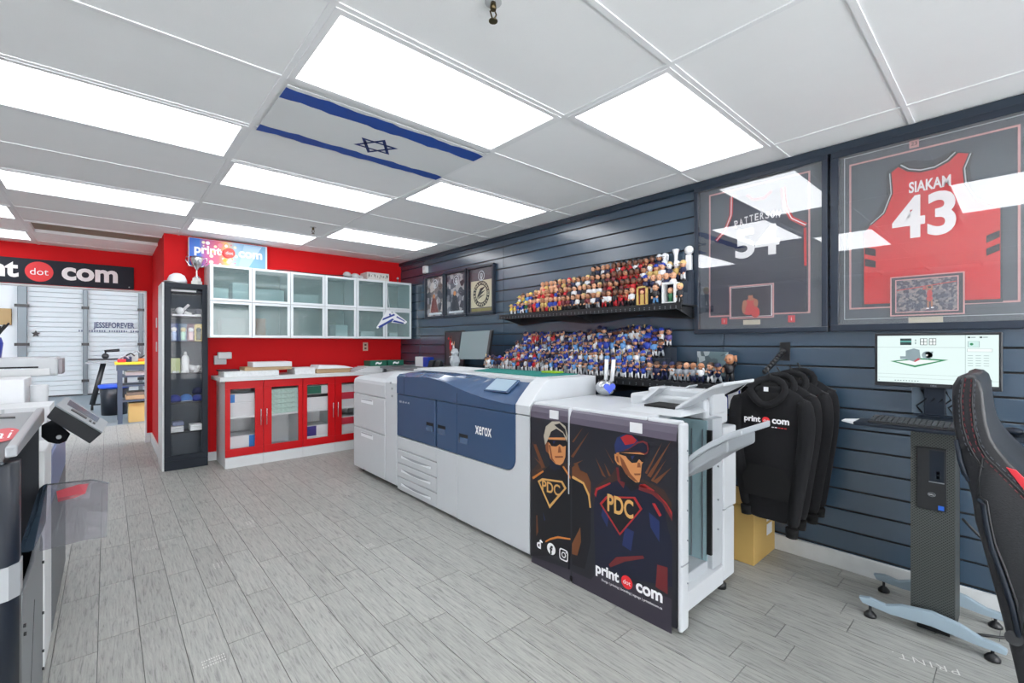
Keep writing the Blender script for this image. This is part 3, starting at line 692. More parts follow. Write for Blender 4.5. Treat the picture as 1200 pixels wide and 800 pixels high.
inbox('small white carton behind frosted glass in the lower right wall cabinet', 2.98, 3.1, zl, zl+.07, WHITE)
inbox('white carton behind frosted glass in the upper left wall cabinet', .87, 1.02, zu, zu+.13, WHITE)
inbox('slanting pile of white rolls behind frosted glass, upper left wall cabinet', 1.06, 1.22, zu, zu+.2, WHITE)
inbox('stack of white paper behind frosted glass in the upper left wall cabinet', 1.28, 1.6, zu, zu+.15, PAPER2)
inbox('stack of white paper behind frosted glass in the upper middle wall cabinet', 1.70, 2.0, zu, zu+.12, PAPER2)
# cable on the top
m = MB(); ZT = Z1+.001
m.tube([(1.5, 5.93, ZT+.006), (1.62, 5.92, ZT+.018), (1.8, 5.91, ZT+.006), (2.1, 5.92, ZT+.008), (2.3, 5.91, ZT+.02), (2.42, 5.93, ZT+.006)], .006, BLACK, 6); simple('cable', 'black cable lying along the top of the wall cabinets', 'cable', m)
# sign box
x0, x1 = .68, 1.47; yb_ = 6.16
t = thing('sign_box', 'blue and rainbow shop sign box standing on top of the wall cabinets', 'sign', ((x0+x1)/2, yb_, ZT))
B('box_body', t, x0+.19, x1, yb_, yb_+.08, ZT, ZT+.31, WHITE, .003) if False else B('box_body', t, x0, x1, yb_, yb_+.08, ZT, ZT+.315, WHITE, .003)
def rainbow():
    m = bpy.data.materials.new('sign_print'); m.use_nodes = True; nt = m.node_tree; b = nt.nodes['Principled BSDF']
    tc = nt.nodes.new('ShaderNodeTexCoord'); sp = nt.nodes.new('ShaderNodeSeparateXYZ'); nt.links.new(tc.outputs['Generated'], sp.inputs[0])
    r = nt.nodes.new('ShaderNodeValToRGB'); nt.links.new(sp.outputs[0], r.inputs[0]); e = r.color_ramp.elements
    e[0].color = lin((30, 90, 190))+(1,); e[1].color = lin((120, 170, 205))+(1,)
    for p, c in ((.12, (40, 110, 200)), (.2, (190, 90, 150)), (.36, (226, 110, 130)), (.46, (236, 190, 110)), (.58, (170, 200, 225)), (.75, (130, 180, 214))):
        k = r.color_ramp.elements.new(p); k.color = lin(c)+(1,)
    nt.links.new(r.outputs[0], b.inputs['Base Color']); b.inputs['Roughness'].default_value = .4; return m
fc = B('printed_face', t, x0+.005, x1-.02, yb_-.003, yb_, ZT+.005, ZT+.31, rainbow())
m = MB(); yy = yb_-.0045
rs = random.Random(3)
for k in range(34):
    cx, cz = x0+.1+rs.random()*.36, ZT+.04+rs.random()*.24; cc = rs.choice([(230, 90, 150), (250, 180, 60), (240, 140, 160), (240, 240, 250), (240, 230, 200), (200, 60, 60)])
    disc(m, (cx, yy+rs.random()*.001, cz), RY, UZ, .006+rs.random()*.018, mat('splash_%d_%d_%d' % cc, cc, .4), 9)
m.poly([(1.16, yy, ZT+.02), (1.26, yy, ZT+.02), (1.41, yy, ZT+.3), (1.22, yy, ZT+.3)], mat('sign_sky', (176, 206, 228), .4))
disc(m, (x0+.37, yy-.002, ZT+.175), RY, UZ, .055, INKR); logo(m, Vector((x0+.39, yy-.004, ZT+.185)), RY, UZ, .68, INKW, mat('sign_dot', (222, 90, 80), .4)); m.build('lettering', t)
# things on top of the cabinets
bx = simple('carton', 'long white carton with small print on top of the wall cabinets', 'box', MB().box(2.66, 2.98, 5.95, 6.18, ZT, ZT+.11, mat('carton_white', (206, 204, 200), .7)), .003)
m = MB(); rs = random.Random(5)
for k in range(26): a = rs.random(); m.box(2.67+a*.29, 2.675+a*.29, 5.947, 5.95, ZT+.03+rs.random()*.05, ZT+.04+rs.random()*.06, INKK)
m.build('print', bx)
simple('wrapped_bundle', 'pale plastic-wrapped bundle beside the carton on the wall cabinets', 'bundle', MB().ball((2.40, 6.0, ZT+.045), .055, PAPER2, 9, 6, zs=.8).ball((2.51, 6.0, ZT+.04), .06, PAPER2, 9, 6, zs=.65).ball((2.58, 6.02, ZT+.03), .05, PAPER2, 9, 6, zs=.6))
t = thing('chess_like_figurine', 'tiny white figurine standing on the right end of the wall cabinets', 'figurine', (3.14, 6.0, ZT)); MB().lathe((3.14, 6.0, ZT), [(.02, 0), (.02, .01), (.008, .02), (.012, .05), (.004, .055)], mat('brown_resin', (120, 70, 60), .5), 10).build('body', t); MB().ball((3.14, 6.0, ZT+.07), .016, WHITE, 10, 6).build('head', t)
# folded striped flag ornament hanging from a cabinet door
c = onY(461, 372, 5.80)
t = thing('flag_hanger_ornament', 'folded white cloth ornament with blue stripes hanging on the wall cabinets', 'ornament', c)
CL = mat('cloth_white', (228, 230, 234), .8)
m = MB()
def fp(px, py, y=5.80): return onY(px, py, y)
def Z3(x, y): return (180+x*.25, 250+y*.25)
w1 = [Z3(1095, 450), Z3(1140, 480), Z3(1130, 495), Z3(1050, 540), Z3(1045, 535), Z3(1070, 495)]
w2 = [Z3(1120, 455), Z3(1145, 475), Z3(1190, 508), Z3(1180, 518), Z3(1115, 512), Z3(1130, 490)]
m.prism([fp(x, y) for x, y in w1], (0, .012, 0), CL); m.prism([fp(x, y, 5.81) for x, y in w2], (0, .012, 0), CL); m.build('cloth', t, .003)
m = MB(); BI = mat('stripe_blue', (34, 60, 140), .7)
for a in ([(1075, 492), (1128, 470), (1132, 477), (1072, 502)], [(1052, 530), (1120, 492), (1128, 497), (1060, 538)]): m.poly([fp(*Z3(*p), 5.797) for p in a], BI)
for a in ([(1128, 500), (1175, 512), (1170, 517), (1120, 508)], [(1140, 480), (1180, 505), (1175, 507), (1138, 487)]): m.poly([fp(*Z3(*p), 5.807) for p in a], BI)
disc(m, fp(*Z3(1108, 474), 5.796), RY, UZ, .014, BI, 10); m.build('stripe', t)
MB().tube([fp(*Z3(1108, 455)), fp(*Z3(1100, 400)), fp(*Z3(1095, 330), 5.86)], .003, WHITE, 6).build('string', t)
# --- tall black glass-door cabinet
XA, XB2, YT = .458, .845, 6.045; HT = 2.015
t = thing('display_cabinet', 'tall narrow black display cabinet with glass door at the corner of the red wall', 'cabinet', (.65, 6.15, 0))
B('side_panel', t, XA-.018, XA, YT+.02, 6.62, 0, HT, WHITE, .002) if False else None
MB().box(.438, .456, YT+.018, YT+.5, .0, HT, WHITE).build('side_panel', t, .002)
MB().box(XB2-.018, XB2, YT+.018, YB-.002, 0, HT, CHAR).build('side_panel', t, .002)
MB().box(.456, XB2-.018, YT+.018, YB-.002, HT-.03, HT, CHAR).build('top', t); MB().box(.456, XB2-.018, YT+.03, YB-.002, 0, .09, CHAR).build('plinth', t)
MB().box(.47, XB2-.018, YB-.014, YB-.003, .09, HT-.03, mat('cabinet_back', (52, 64, 78), .6)).build('back_panel', t)
shz = [1.925, 1.66, 1.385, 1.04, .72, .40]
for z in shz: B('shelf', t, .472, XB2-.02, YT+.03, YB-.016, z-.016, z, CHAR, .002)
m = MB(); f = .055
for a in ((.458, XB2, .1-.0, .1+f), (.458, XB2, HT-f, HT-.002)): m.box(a[0], a[1], YT, YT+.018, a[2], a[3], CHAR)
m.box(.458, .458+f, YT, YT+.018, .1+f, HT-f, CHAR).box(XB2-f, XB2, YT, YT+.018, .1+f, HT-f, CHAR).box(.458, XB2, YT+.004, YT+.018, .0, .098, CHAR)
d = m.build('door', t, .003); B('glass_panel', d, .458+f, XB2-f, YT+.007, YT+.011, .1+f, HT-f, GLASSC)
def cyl(mb, c, r, h, m_, n=14): return mb.lathe(c, [(r, 0), (r, h)], m_, n, False)
yq = 6.13
simple('paper_stack', 'white papers on the top shelf of the black display cabinet', 'paper', MB().box(.52, .74, yq-.05, yq+.1, 1.9255, 1.945, PAPER))
m = MB(); m.box(.53, .75, yq-.03, yq+.06, 1.661, 1.68, CL); m.ball((.60, yq+.02, 1.72), .04, WHITE, 10, 6); m.tube([(.62, yq+.01, 1.72), (.68, yq-.0, 1.79)], .014, WHITE, 8); m.tube([(.64, yq-.01, 1.70), (.70, yq-.01, 1.68)], .018, WHITE, 8); simple('white_figurine', 'white cloth figurine lying on the second shelf of the black cabinet', 'figurine', m)
m = MB(); m.ball((.765, yq+.02, 1.72), .032, mat('dark_mix', (60, 66, 84), .5, var=.6, vscale=50), 9, 6); m.lathe((.765, yq+.02, 1.661), [(.03, 0), (.03, .02), (.02, .03)], WHITE, 10); simple('dark_figurine', 'dark round-headed figurine on the second shelf of the black cabinet', 'figurine', m)
def boxed(x, lab, cA, cB, cC, z=1.386, h=.19, w_=.075):
    t = thing('boxed_figure', lab, 'boxed figure', (x, yq-.02, z))
    m = MB(); m.box(x-w_/2, x+w_/2, yq, yq+.05, z, z+h, cA).box(x-w_/2, x+w_/2, yq-.05, yq, z, z+.012, cA).box(x-w_/2, x+w_/2, yq-.05, yq, z+h-.012, z+h, cA); m.build('box', t)
    MB().ball((x, yq-.025, z+h*.66), .026, cB, 10, 6).build('head', t); MB().lathe((x, yq-.025, z+.013), [(.022, 0), (.018, .03), (.026, .07), (.012, h*.5)], cC, 10).build('body', t)
    MB().box(x-w_/2, x+w_/2, yq-.052, yq-.05, z, z+h, GLASSC).build('window_pane', t)
boxed(.545, 'white and blue boxed figure on the third shelf of the black cabinet', mat('box_blue', (40, 70, 130), .5), WHITE, mat('fig_bluewhite', (150, 175, 215), .5))
boxed(.625, 'boxed figure with pale green top, second on the cabinet shelf', mat('box_steel_blue', (80, 110, 140), .5), mat('sand', (190, 180, 130), .5), mat('mint', (170, 210, 190), .5))
boxed(.695, 'boxed figure in white and maroon, third on the cabinet shelf', mat('box_maroon', (92, 40, 66), .5), PAPER, mat('pink_white', (220, 190, 196), .5))
boxed(.765, 'yellow boxed dark figure at the right end of the cabinet shelf', mat('box_yellow', (206, 184, 96), .5), mat('dark_green', (44, 60, 50), .5), mat('olive', (90, 96, 60), .5))
t = thing('spray_bottle', 'white bottle standing on the fourth shelf of the black cabinet', 'bottle', (.645, yq-.02, 1.041)); MB().lathe((.645, yq-.02, 1.041), [(.034, 0), (.036, .01), (.036, .15), (.028, .18), (.014, .195)], WHITE, 16).build('bottle_body', t); MB().lathe((.645, yq-.02, 1.236), [(.014, 0), (.014, .03), (.006, .035)], PAPER2, 12).build('cap', t)
simple('green_box', 'pale green box behind the bottle in the black cabinet', 'box', MB().box(.51, .60, yq-.02, yq+.08, 1.041, 1.2, mat('pale_green', (176, 186, 140), .6)), .002)
m = MB(); rs = random.Random(9)
for k in range(9): m.ball((.69+rs.random()*.11, yq-.0+rs.random()*.06, 1.06+rs.random()*.05), .02+rs.random()*.015, PAPER, 8, 5)
simple('tissue_heap', 'heap of crumpled white tissue beside the bottle in the cabinet', 'tissue', m)
m = MB()
for k in range(8): m.ball((.53+rs.random()*.22, yq-.06+rs.random()*.02, 1.052), .014, PAPER2, 7, 5)
simple('scrap_heap', 'white paper scraps at the front of the fourth cabinet shelf', 'paper scraps', m)
def cap(x, y, z, lab, c1, c2, s=1, name='baseball_cap', dirn=(0, -1)):
    t = thing(name, lab, 'cap', (x, y, z)); MB().lathe((x, y, z), [(.075*s, 0), (.078*s, .03*s), (.06*s, .075*s), (.03*s, .095*s), (.004, .1*s)], c1, 16).build('crown', t)
    dx, dy = dirn; px_, py_ = -dy, dx; m = MB(); a = []
    for k in range(11):
        q = math.pi*k/10; u, v = math.cos(q)*.068*s, .05*s+math.sin(q)*.065*s; a.append((x+px_*u+dx*v, y+py_*u+dy*v, z+.001+.012*s*math.sin(q)))
    m.prism(a, (0, 0, .004), c2); m.build('visor', t); return t
CB = mat('cap_blue', (30, 50, 140), .7); CB2 = mat('cap_light_blue', (70, 120, 190), .7); CN = mat('cap_navy', (24, 34, 76), .7)
cap(.555, yq+.04, .721, 'royal blue cap on the left of the cabinet cap shelf', CB, CN, .8); cap(.66, yq+.05, .721, 'pale blue and white cap in the middle of the cabinet cap shelf', CB2, CL, .8)
cap(.765, yq+.045, .801, 'navy cap with red badge, top right on the cabinet cap shelf', CN, CN, .7); cap(.765, yq+.045, .721, 'blue cap on the right of the cabinet cap shelf', CB, CB, .7)
for x, lab, s_, mm in ((.565, 'folded white shirt on the lower left of the cabinet', .10, PAPER), (.74, 'folded white shirt on the lower right of the cabinet', .09, CL)):
    m = MB()
    for k in range(3): m.box(x-s_/1.6, x+s_/1.6, yq-.06, yq+.08, .401+k*.022, .421+k*.022, mm)
    simple('folded_shirt', lab, 'shirt', m, .006)
simple('folded_grey_shirt', 'folded patterned grey shirt on top of the left white shirt', 'shirt', MB().box(.53, .63, yq-.05, yq+.06, .4685, .51, mat('grey_pattern', (120, 130, 160), .8, var=.4, vscale=60)), .008)
# trophy and white cap on top
c = Vector((.745, 6.088, HT))
t = thing('trophy_cup', 'silver two-handled trophy cup on top of the black display cabinet', 'trophy', c)
m = MB(); m.lathe(c+Vector((0, 0, .07)), [(.035, 0), (.03, .01), (.01, .03), (.008, .09), (.02, .11), (.045, .15), (.06, .2), (.064, .235), (.058, .232), (.05, .2), (.02, .14)], CHROME, 18); m.build('cup', t)
MB().lathe(c, [(.05, 0), (.05, .035), (.04, .04), (.038, .07)], mat('marble_white', (225, 224, 222), .3), 4, False).build('base', t)
for s_ in (-1, 1):
    MB().tube([c+Vector((s_*.058, 0, .29)), c+Vector((s_*.095, 0, .3)), c+Vector((s_*.1, 0, .26)), c+Vector((s_*.07, 0, .21)), c+Vector((s_*.035, 0, .19))], .006, CHROME, 6).build('handle', t)
cap(.575, 6.14, HT+.001, 'white baseball cap on top of the black display cabinet', CL, PAPER, 1.15, 'baseball_cap', (-.8, -.6))
# --- red base cabinets, one unit per door
YC = 5.735
x0 = .955; dw = [.376, .425, .385, .385, .385, .385]
RDM = mat('red_door', (198, 14, 22), .4, spec=.3)
labs = ['first glass-door unit from the left, blue and white boxes inside', 'second glass-door unit from the left, wrapped paper inside', 'third glass-door unit from the left, green and white reams inside', 'fourth glass-door unit from the left, red-striped boxes inside', 'fifth glass-door unit, hidden behind the paper feeder', 'last glass-door unit, by the slat wall']
xa = x0
bays = []
for i, wd in enumerate(dw):
    xb = xa+wd; bays.append((xa, xb))
    t = thing('base_cabinet', 'red and white base cabinet, '+labs[i], 'base cabinet', ((xa+xb)/2, 6.0, 0), group='red glass-door base cabinets')
    m = MB(); m.box(xa+.001, xa+.018, YC+.02, YB-.017, .0, .93, WHITE).box(xb-.018, xb-.001, YC+.02, YB-.017, 0, .93, WHITE).box(xa+.018, xb-.018, YC+.02, YB-.017, .1, .118, WHITE).box(xa+.018, xb-.018, YB-.03, YB-.017, .118, .93, WHITE)
    m.box(xa+.001, xb-.001, YC+.0, YC+.02, .0, .115, WHITE); m.build('body', t)
    B('shelf', t, xa+.018, xb-.018, YC+.05, YB-.03, .525, .541, WHITE)
    f = .085; za, zb_ = .12, .945; m = MB(); fl_ = .05 if i % 2 == 0 else .085; frr = .085 if i % 2 == 0 else .05
    m.box(xa+.002, xb-.002, YC, YC+.019, za, za+f, RDM).box(xa+.002, xb-.002, YC, YC+.019, zb_-f, zb_, RDM).box(xa+.002, xa+fl_, YC, YC+.019, za+f, zb_-f, RDM).box(xb-frr, xb-.002, YC, YC+.019, za+f, zb_-f, RDM)
    d = m.build('door', t, .002); B('glass_panel', d, xa+fl_, xb-frr, YC+.008, YC+.011, za+f, zb_-f, GLASSC)
    hx = xb-.03 if i % 2 == 0 else xa+.03
    MB().tube([(hx, YC-.0, .44), (hx, YC-.022, .44), (hx, YC-.022, .62), (hx, YC, .62)], .005, CHROME, 6).build('handle', d)
    xa = xb
xend = xa
# contents
def ream(x0, x1, z0, z1, lab, mm, stripe=None, st=(0, 1), name='paper_ream', y=5.80):
    b_ = simple(name, lab, 'paper', MB().box(x0, x1, y, y+.3, z0, z1, mm), .003)
    if stripe: MB().box(x0+(x1-x0)*st[0], x0+(x1-x0)*st[1], y-.0015, y, z0+.005, z1-.005, stripe).build('label', b_)
    return b_
BL = mat('label_blue', (40, 120, 200), .5); GRN = mat('label_green', (20, 96, 76), .5); RL = mat('label_red', (200, 50, 70), .5); VL = mat('label_violet', (60, 50, 130), .5)
a, b_ = bays[0]; a += .03; b_ -= .05
ream(a, b_, .542, .70, 'plain white box on the shelf of the first red cabinet', PAPER); ream(a, b_, .701, .80, 'white box with blue square label on top, first red cabinet', PAPER, BL, (.05, .25)); ream(a, b_, .119, .18, 'white box with blue band at the bottom of the first red cabinet', PAPER, BL, (0, 1)); ream(a, b_, .181, .33, 'white box with blue right end in the first red cabinet', PAPER, BL, (.72, 1))
a, b_ = bays[1]; a += .06; b_ -= .03
GW = mat('green_white_wrap', (170, 196, 188), .5, var=.35, vscale=45)
for k in range(5): ream(a, b_, .542+k*.058, .598+k*.058, 'green-speckled wrapped ream, %s of the pile in the second red cabinet' % ('bottom', 'second', 'third', 'fourth', 'top')[k], GW)
m = MB()
for k in range(4): m.box(a+.02*k, b_-.03*k, 5.80, 6.05, .12+k*.012, .13+k*.012, PAPER2)
simple('loose_papers', 'loose papers lying at the bottom of the second red cabinet', 'paper', m)
a, b_ = bays[2]; a += .03; b_ -= .06
ream(a, b_, .542, .70, 'plain white box on the shelf of the third red cabinet', PAPER); ream(a, b_, .701, .735, 'thin black pack on the white box in the third red cabinet', INKK); ream(a, b_, .736, .84, 'green-labelled white box on top in the third red cabinet', PAPER, GRN, (0, .7)); ream(a, b_, .119, .22, 'plain white box at the bottom of the third red cabinet', PAPER); ream(a, b_, .221, .35, 'white box with violet logo patch in the third red cabinet', PAPER, VL, (.08, .5))
a, b_ = bays[3]; a += .06; b_ -= .03
for k, z in enumerate((.542, .641, .74)): ream(a, b_, z, z+.097, 'red-striped white ream, %s on the shelf of the fourth red cabinet' % ('lowest', 'middle', 'top')[k], PAPER, RL if k == 1 else None, (0, 1))
for k, z in enumerate((.119, .218, .317)): ream(a, b_, z, z+.097, 'red-striped white ream, %s at the bottom of the fourth red cabinet' % ('lowest', 'middle', 'top')[k], PAPER, RL if k == 2 else None, (0, 1))
# worktop
ZW = .99
simple('worktop', 'long white worktop over the red base cabinets', 'worktop', MB().box(.905, 3.325, YC-.03, YB-.002, .948, ZW, WHITE), .003)
# things on the worktop
def flat(lab, px0, px1, py0, py1, yf, dep, mm, name='paper_stack', cat='paper', bevel=.002):
    p, q_ = onY(px0, py0, yf), onY(px1, py1, yf); return p.x, q_.x
WS = mat('speckled_white_pack', (214, 218, 220), .6, var=.22, vscale=35)
simple('long_white_pack', 'long speckled white pack at the left end of the worktop', 'paper pack', MB().box(.95, 1.50, 5.76, 6.1, ZW+.001, ZW+.06, WS), .004)
simple('dark_folder', 'thin dark folder on the long white pack', 'folder', MB().box(.93, 1.12, 5.85, 6.1, ZW+.0615, ZW+.075, mat('plum_black', (40, 32, 48), .5)), .002)
t = thing('wrapped_ream', 'ream in torn brown paper lying on the long white pack', 'paper pack', (1.4, 5.95, ZW+.062)); B('brown_wrapper', t, 1.16, 1.66, 5.82, 6.1, ZW+.062, ZW+.10, KRAFT2, .006); B('white_paper', t, 1.24, 1.655, 5.81, 6.08, ZW+.1005, ZW+.155, PAPER, .003)
simple('paper_stack', 'low stack of white prints in the middle of the worktop', 'paper', MB().box(1.68, 1.91, 5.77, 6.1, ZW+.001, ZW+.045, WS).box(1.68, 1.92, 5.79, 6.08, ZW+.045, ZW+.075, PAPER), .002)
t = thing('opened_ream', 'opened brown paper pack with white sheets sliding off, on the worktop', 'paper pack', (2.1, 5.95, ZW)); MB().box(1.93, 2.36, 5.78, 6.08, ZW+.001, ZW+.055, KRAFT2).build('brown_wrapper', t, .01); MB().hexa([(1.94, 5.77, ZW+.056), (2.4, 5.75, ZW+.056), (2.36, 6.1, ZW+.056), (1.94, 6.08, ZW+.056), (1.96, 5.79, ZW+.1), (2.28, 5.79, ZW+.085), (2.28, 6.1, ZW+.085), (1.96, 6.08, ZW+.1)], PAPER).build('white_sheets', t, .003)
m = MB()
for k in range(5): m.box(2.42+.04*k, 2.95-.01*k, 5.77+.01*k, 6.1, ZW+.001+k*.012, ZW+.011+k*.012, PAPER)
simple('print_pile', 'spread pile of white prints at the right end of the worktop', 'paper', m)
for x, lab in ((2.66, 'left dark green box with white mark on the white prints'), (2.92, 'right dark green box with white mark on the white prints')):
    b_ = simple('green_box', lab, 'box', MB().box(x, x+.24, 5.86, 6.06, ZW+.061 if x < 2.9 else ZW+.0625, ZW+.135, GRN), .003)
    m = MB(); put_text(m, '~', (x+.12, 5.858, ZW+.1), RY, UZ, INKW, width=.09, bold=.04); m.build('mark', b_)
simple('paper_pack', 'white pack at the far right corner of the worktop', 'paper pack', MB().box(2.96, 3.28, 5.78, 6.1, ZW+.001, ZW+.06, WS), .003)
# wall bits
t = thing('wall_dispenser', 'small white dispenser on the red wall beside the black cabinet', 'dispenser', (.96, YB-.04, 1.12)); B('base', t, .93, 1.05, YB-.06, YB-.001, 1.115, 1.22, PAPER2, .006); B('hood', t, .96, 1.10, YB-.09, YB-.02, 1.18, 1.26, WHITE, .01)
p = onY(428, 406, YB); t = thing('power_outlet', 'beige power outlet on the red wall under the cabinets', 'outlet', (p.x, YB, p.z-.06)); B('plate', t, p.x-.038, p.x+.038, YB-.008, YB-.001, p.z-.06, p.z+.06, mat('beige_plate', (206, 180, 160), .5), .003)
for s_ in (-1, 1): B('socket', t, p.x-.015, p.x+.015, YB-.0095, YB-.008, p.z+s_*.025-.012, p.z+s_*.025+.012, mat('socket_brown', (90, 60, 50), .5))
# doorway sign
p = onY(157, 314, 7.98); zb_ = 2.085; zt = 2.385
t = thing('doorway_sign', 'long dark sign with the shop name above the doorway', 'sign', (-.6, 7.97, zb_))
B('board', t, -1.9, p.x, 7.965, 7.995, zb_, zt, mat('sign_board', (26, 32, 44), .6, spec=.3), .004)
m = MB(); cx = onY(46, 318, 7.96); dcm = onY(138, 322, 7.96); wid = (dcm.x-cx.x)/(.32+.185)
logo(m, Vector((cx.x, 7.962, (zb_+zt)/2+.0)), RY, UZ, wid, INKW, INKR); m.build('lettering', t)
for x in (-1.8, p.x-.05): MB().tube([(x, 7.966, zb_+.03), (x, 7.962, zb_+.03)], .008, STEEL, 8).build('screw', t)
# switch plates on the side wall
B_ = lambda y, z, lab: simple('switch_plate', lab, 'switch', MB().box(.461, .4695, y-.04, y+.04, z-.06, z+.06, PAPER2), .002)
B_(7.2, 1.62, 'upper white switch plate on the red return wall'); B_(7.2, 1.32, 'lower white switch plate on the red return wall')
# ceiling bits
for (px, py, lab, s_) in ((367, 266, 'dark ceiling sprinkler above the shop sign box', 1), (578, 2, 'brass ceiling sprinkler at the top edge of the picture', 1)):
    p = onZ(px, py, HC); m = MB(); c = Vector((p.x, p.y, HC-.07)); BRM = mat('old_brass', (96, 84, 60), .35, metal=.8)
    t = thing('fire_sprinkler', lab, 'sprinkler', (p.x, p.y, HC-.07))
    MB().lathe(c, [(.03, .066), (.03, .07)], PAPER2, 14).build('escutcheon', t); MB().lathe(c, [(.010, .04), (.012, .05), (.010, .066)], BRM, 10).build('nozzle', t)
    m = MB()
    for s2 in (-1, 1): m.tube([c+Vector((s2*.004, 0, .045)), c+Vector((s2*.014, 0, .03)), c+Vector((s2*.004, 0, .008))], .003, BRM, 6)
    m.lathe(c, [(.016, 0), (.016, .003)], BRM, 12); m.build('deflector', t)
# flag sheet on the ceiling tile
t = thing('ceiling_flag', 'white flag with two blue stripes and a six-pointed star, fixed under the ceiling', 'flag', (1.2, 2.55, HC-.008))
B('cloth', t, .625, 1.80, 2.26, 2.86, HC-.0095, HC-.0075, SHEET)
m = MB(); zf = HC-.0103
def wav(y, ph): return [(.625+1.175*k/24, y+.006*math.sin(k*1.1+ph)+.004*math.sin(k*2.7), zf) for k in range(25)]
for ya, yb_ in ((2.285, 2.395), (2.765, 2.85)):
    a, b_ = wav(ya, 0), wav(yb_, 2); m.add(a+b_, [(k, k+1, 26+k, 25+k) for k in range(24)], FLAGB)
m.build('stripe', t)
m = MB(); c = Vector((1.222, 2.61, zf))
for s_ in (1, -1):
    o_ = [c+Vector((math.sin(a)*.135, math.cos(a)*.12*s_, 0)) for a in (0, 2*math.pi/3, 4*math.pi/3)]
    i_ = [c+(p-c)*.72 for p in o_]; m.add(o_+i_, [(k, (k+1) % 3, (k+1) % 3+3, k+3) for k in range(3)], mat('star_blue', (14, 44, 110), .6))
m.build('star', t)
# ================================================================ SLAT WALL: FRAMES
XG = XW
def yz(px, py, X=3.29): v = onX(px, py, X); return v.y, v.z
def frame(t, ya, yb_, z0, z1, wd, depth, m, x=XW-.001):
    """picture frame flat on the slat wall, as one part"""
    mb = MB(); a, b_ = min(ya, yb_), max(ya, yb_); xf = x-depth
    mb.box(xf, x, a, b_, z0, z0+wd, m).box(xf, x, a, b_, z1-wd, z1, m).box(xf, x, a, a+wd, z0+wd, z1-wd, m).box(xf, x, b_-wd, b_, z0+wd, z1-wd, m)
    return mb.build('frame', t, .004)
def ring(mb, x, ya, yb_, z0, z1, wd, m, th=.003):
    mb.box(x-th, x, ya, yb_, z0, z0+wd, m).box(x-th, x, ya, yb_, z1-wd, z1, m).box(x-th, x, ya, ya+wd, z0+wd, z1-wd, m).box(x-th, x, yb_-wd, yb_, z0+wd, z1-wd, m)
MATB = mat('mat_board_grey', (74, 84, 96), .7); MATD = mat('mat_board_dark', (48, 56, 68), .7); PINK = mat('mat_pink_edge', (214, 160, 160), .5); FRM = mat('frame_blue_black', (34, 44, 58), .3)
JR = mat('jersey_red', (208, 18, 30), .75, bump=.15, bscale=220); JN = mat('jersey_navy', (32, 38, 60), .75, bump=.15, bscale=220)
def photo_mat(name, cols, scale):
    m = bpy.data.materials.new(name); m.use_nodes = True; nt = m.node_tree; b = nt.nodes['Principled BSDF']
    tc = nt.nodes.new('ShaderNodeTexCoord'); n = nt.nodes.new('ShaderNodeTexVoronoi'); n.inputs['Scale'].default_value = scale
    nt.links.new(tc.outputs['Object'], n.inputs['Vector']); r = nt.nodes.new('ShaderNodeValToRGB'); r.color_ramp.interpolation = 'CONSTANT'
    sp = nt.nodes.new('ShaderNodeSeparateColor'); nt.links.new(n.outputs['Color'], sp.inputs[0]); nt.links.new(sp.outputs[0], r.inputs[0])
    e = r.color_ramp.elements; e[0].color = lin(cols[0])+(1,); e[1].position = .99; e[1].color = lin(cols[-1])+(1,)
    for i, c in enumerate(cols[1:-1]): k = e.new((i+1)/(len(cols)-1)); k.color = lin(c)+(1,)
    nt.links.new(r.outputs[0], b.inputs['Base Color']); b.inputs['Roughness'].default_value = .4; return m
CROWD = photo_mat('photo_crowd', [(60, 62, 80), (120, 118, 128), (70, 76, 96), (150, 140, 140), (50, 52, 66)], 90)
# --- jersey 54
ya, yb_ = 1.630, .785
t = thing('framed_jersey', 'framed dark navy basketball jersey with number 54 and crouching player photo', 'framed jersey', (XW-.03, 1.2, 1.44))
frame(t, ya, yb_, 1.435, 2.52, .032, .045, FRM); B('mat_board', t, XW-.012, XW-.002, yb_+.03, ya-.03, 1.46, 2.49, MATB)
m = MB(); ring(m, XW-.012, .885, 1.53, 1.555, 2.455, .010, PINK); m.build('inner_border', t)
def J(px, py, k=0): v = onX(px, py, XW-.022-k*.001); return v
Z7 = lambda x, y: (810+x*.2625, 180+y*.2625)
jx = [(108, 780), (110, 460), (108, 390), (150, 340), (178, 270), (182, 200), (240, 180), (300, 195), (350, 185), (400, 150), (420, 240), (450, 290), (512, 320), (520, 500), (520, 700), (380, 705), (380, 540), (200, 555), (200, 712), (108, 718)]
m = MB()
jx = [(85, 716), (85, 405), (112, 388), (150, 345), (178, 275), (180, 190), (250, 183), (270, 200), (330, 192), (360, 165), (410, 152), (418, 235), (448, 288), (512, 318), (514, 706)]
m.prism([J(*Z7(*p)) for p in jx], (.009, 0, 0), JN); j = m.build('jersey', t, .002)
m = MB()
def band(mb, pts, wd, m_, k):
    P_ = [J(*Z7(*p), k) for p in pts]
    for a, b2 in zip(P_[:-1], P_[1:]):
        d = (b2-a).normalized(); n = Vector((0, -d.z, d.y))*wd/2; mb.poly([a-n, b2-n, b2+n, a+n], m_)
band(m, [(112, 388), (150, 345), (178, 275), (180, 192)], .022, JR, 2); band(m, [(112, 388), (150, 345), (178, 275), (180, 192)], .006, INKW, 3)
band(m, [(410, 152), (418, 235), (448, 288), (512, 318)], .026, JR, 2); band(m, [(410, 152), (418, 235), (448, 288), (512, 318)], .006, INKW, 3); band(m, [(508, 330), (510, 500)], .014, JR, 2)
band(m, [(250, 185), (275, 205), (325, 198), (358, 167)], .012, JR, 2)
m.build('trim', j)
m = MB()
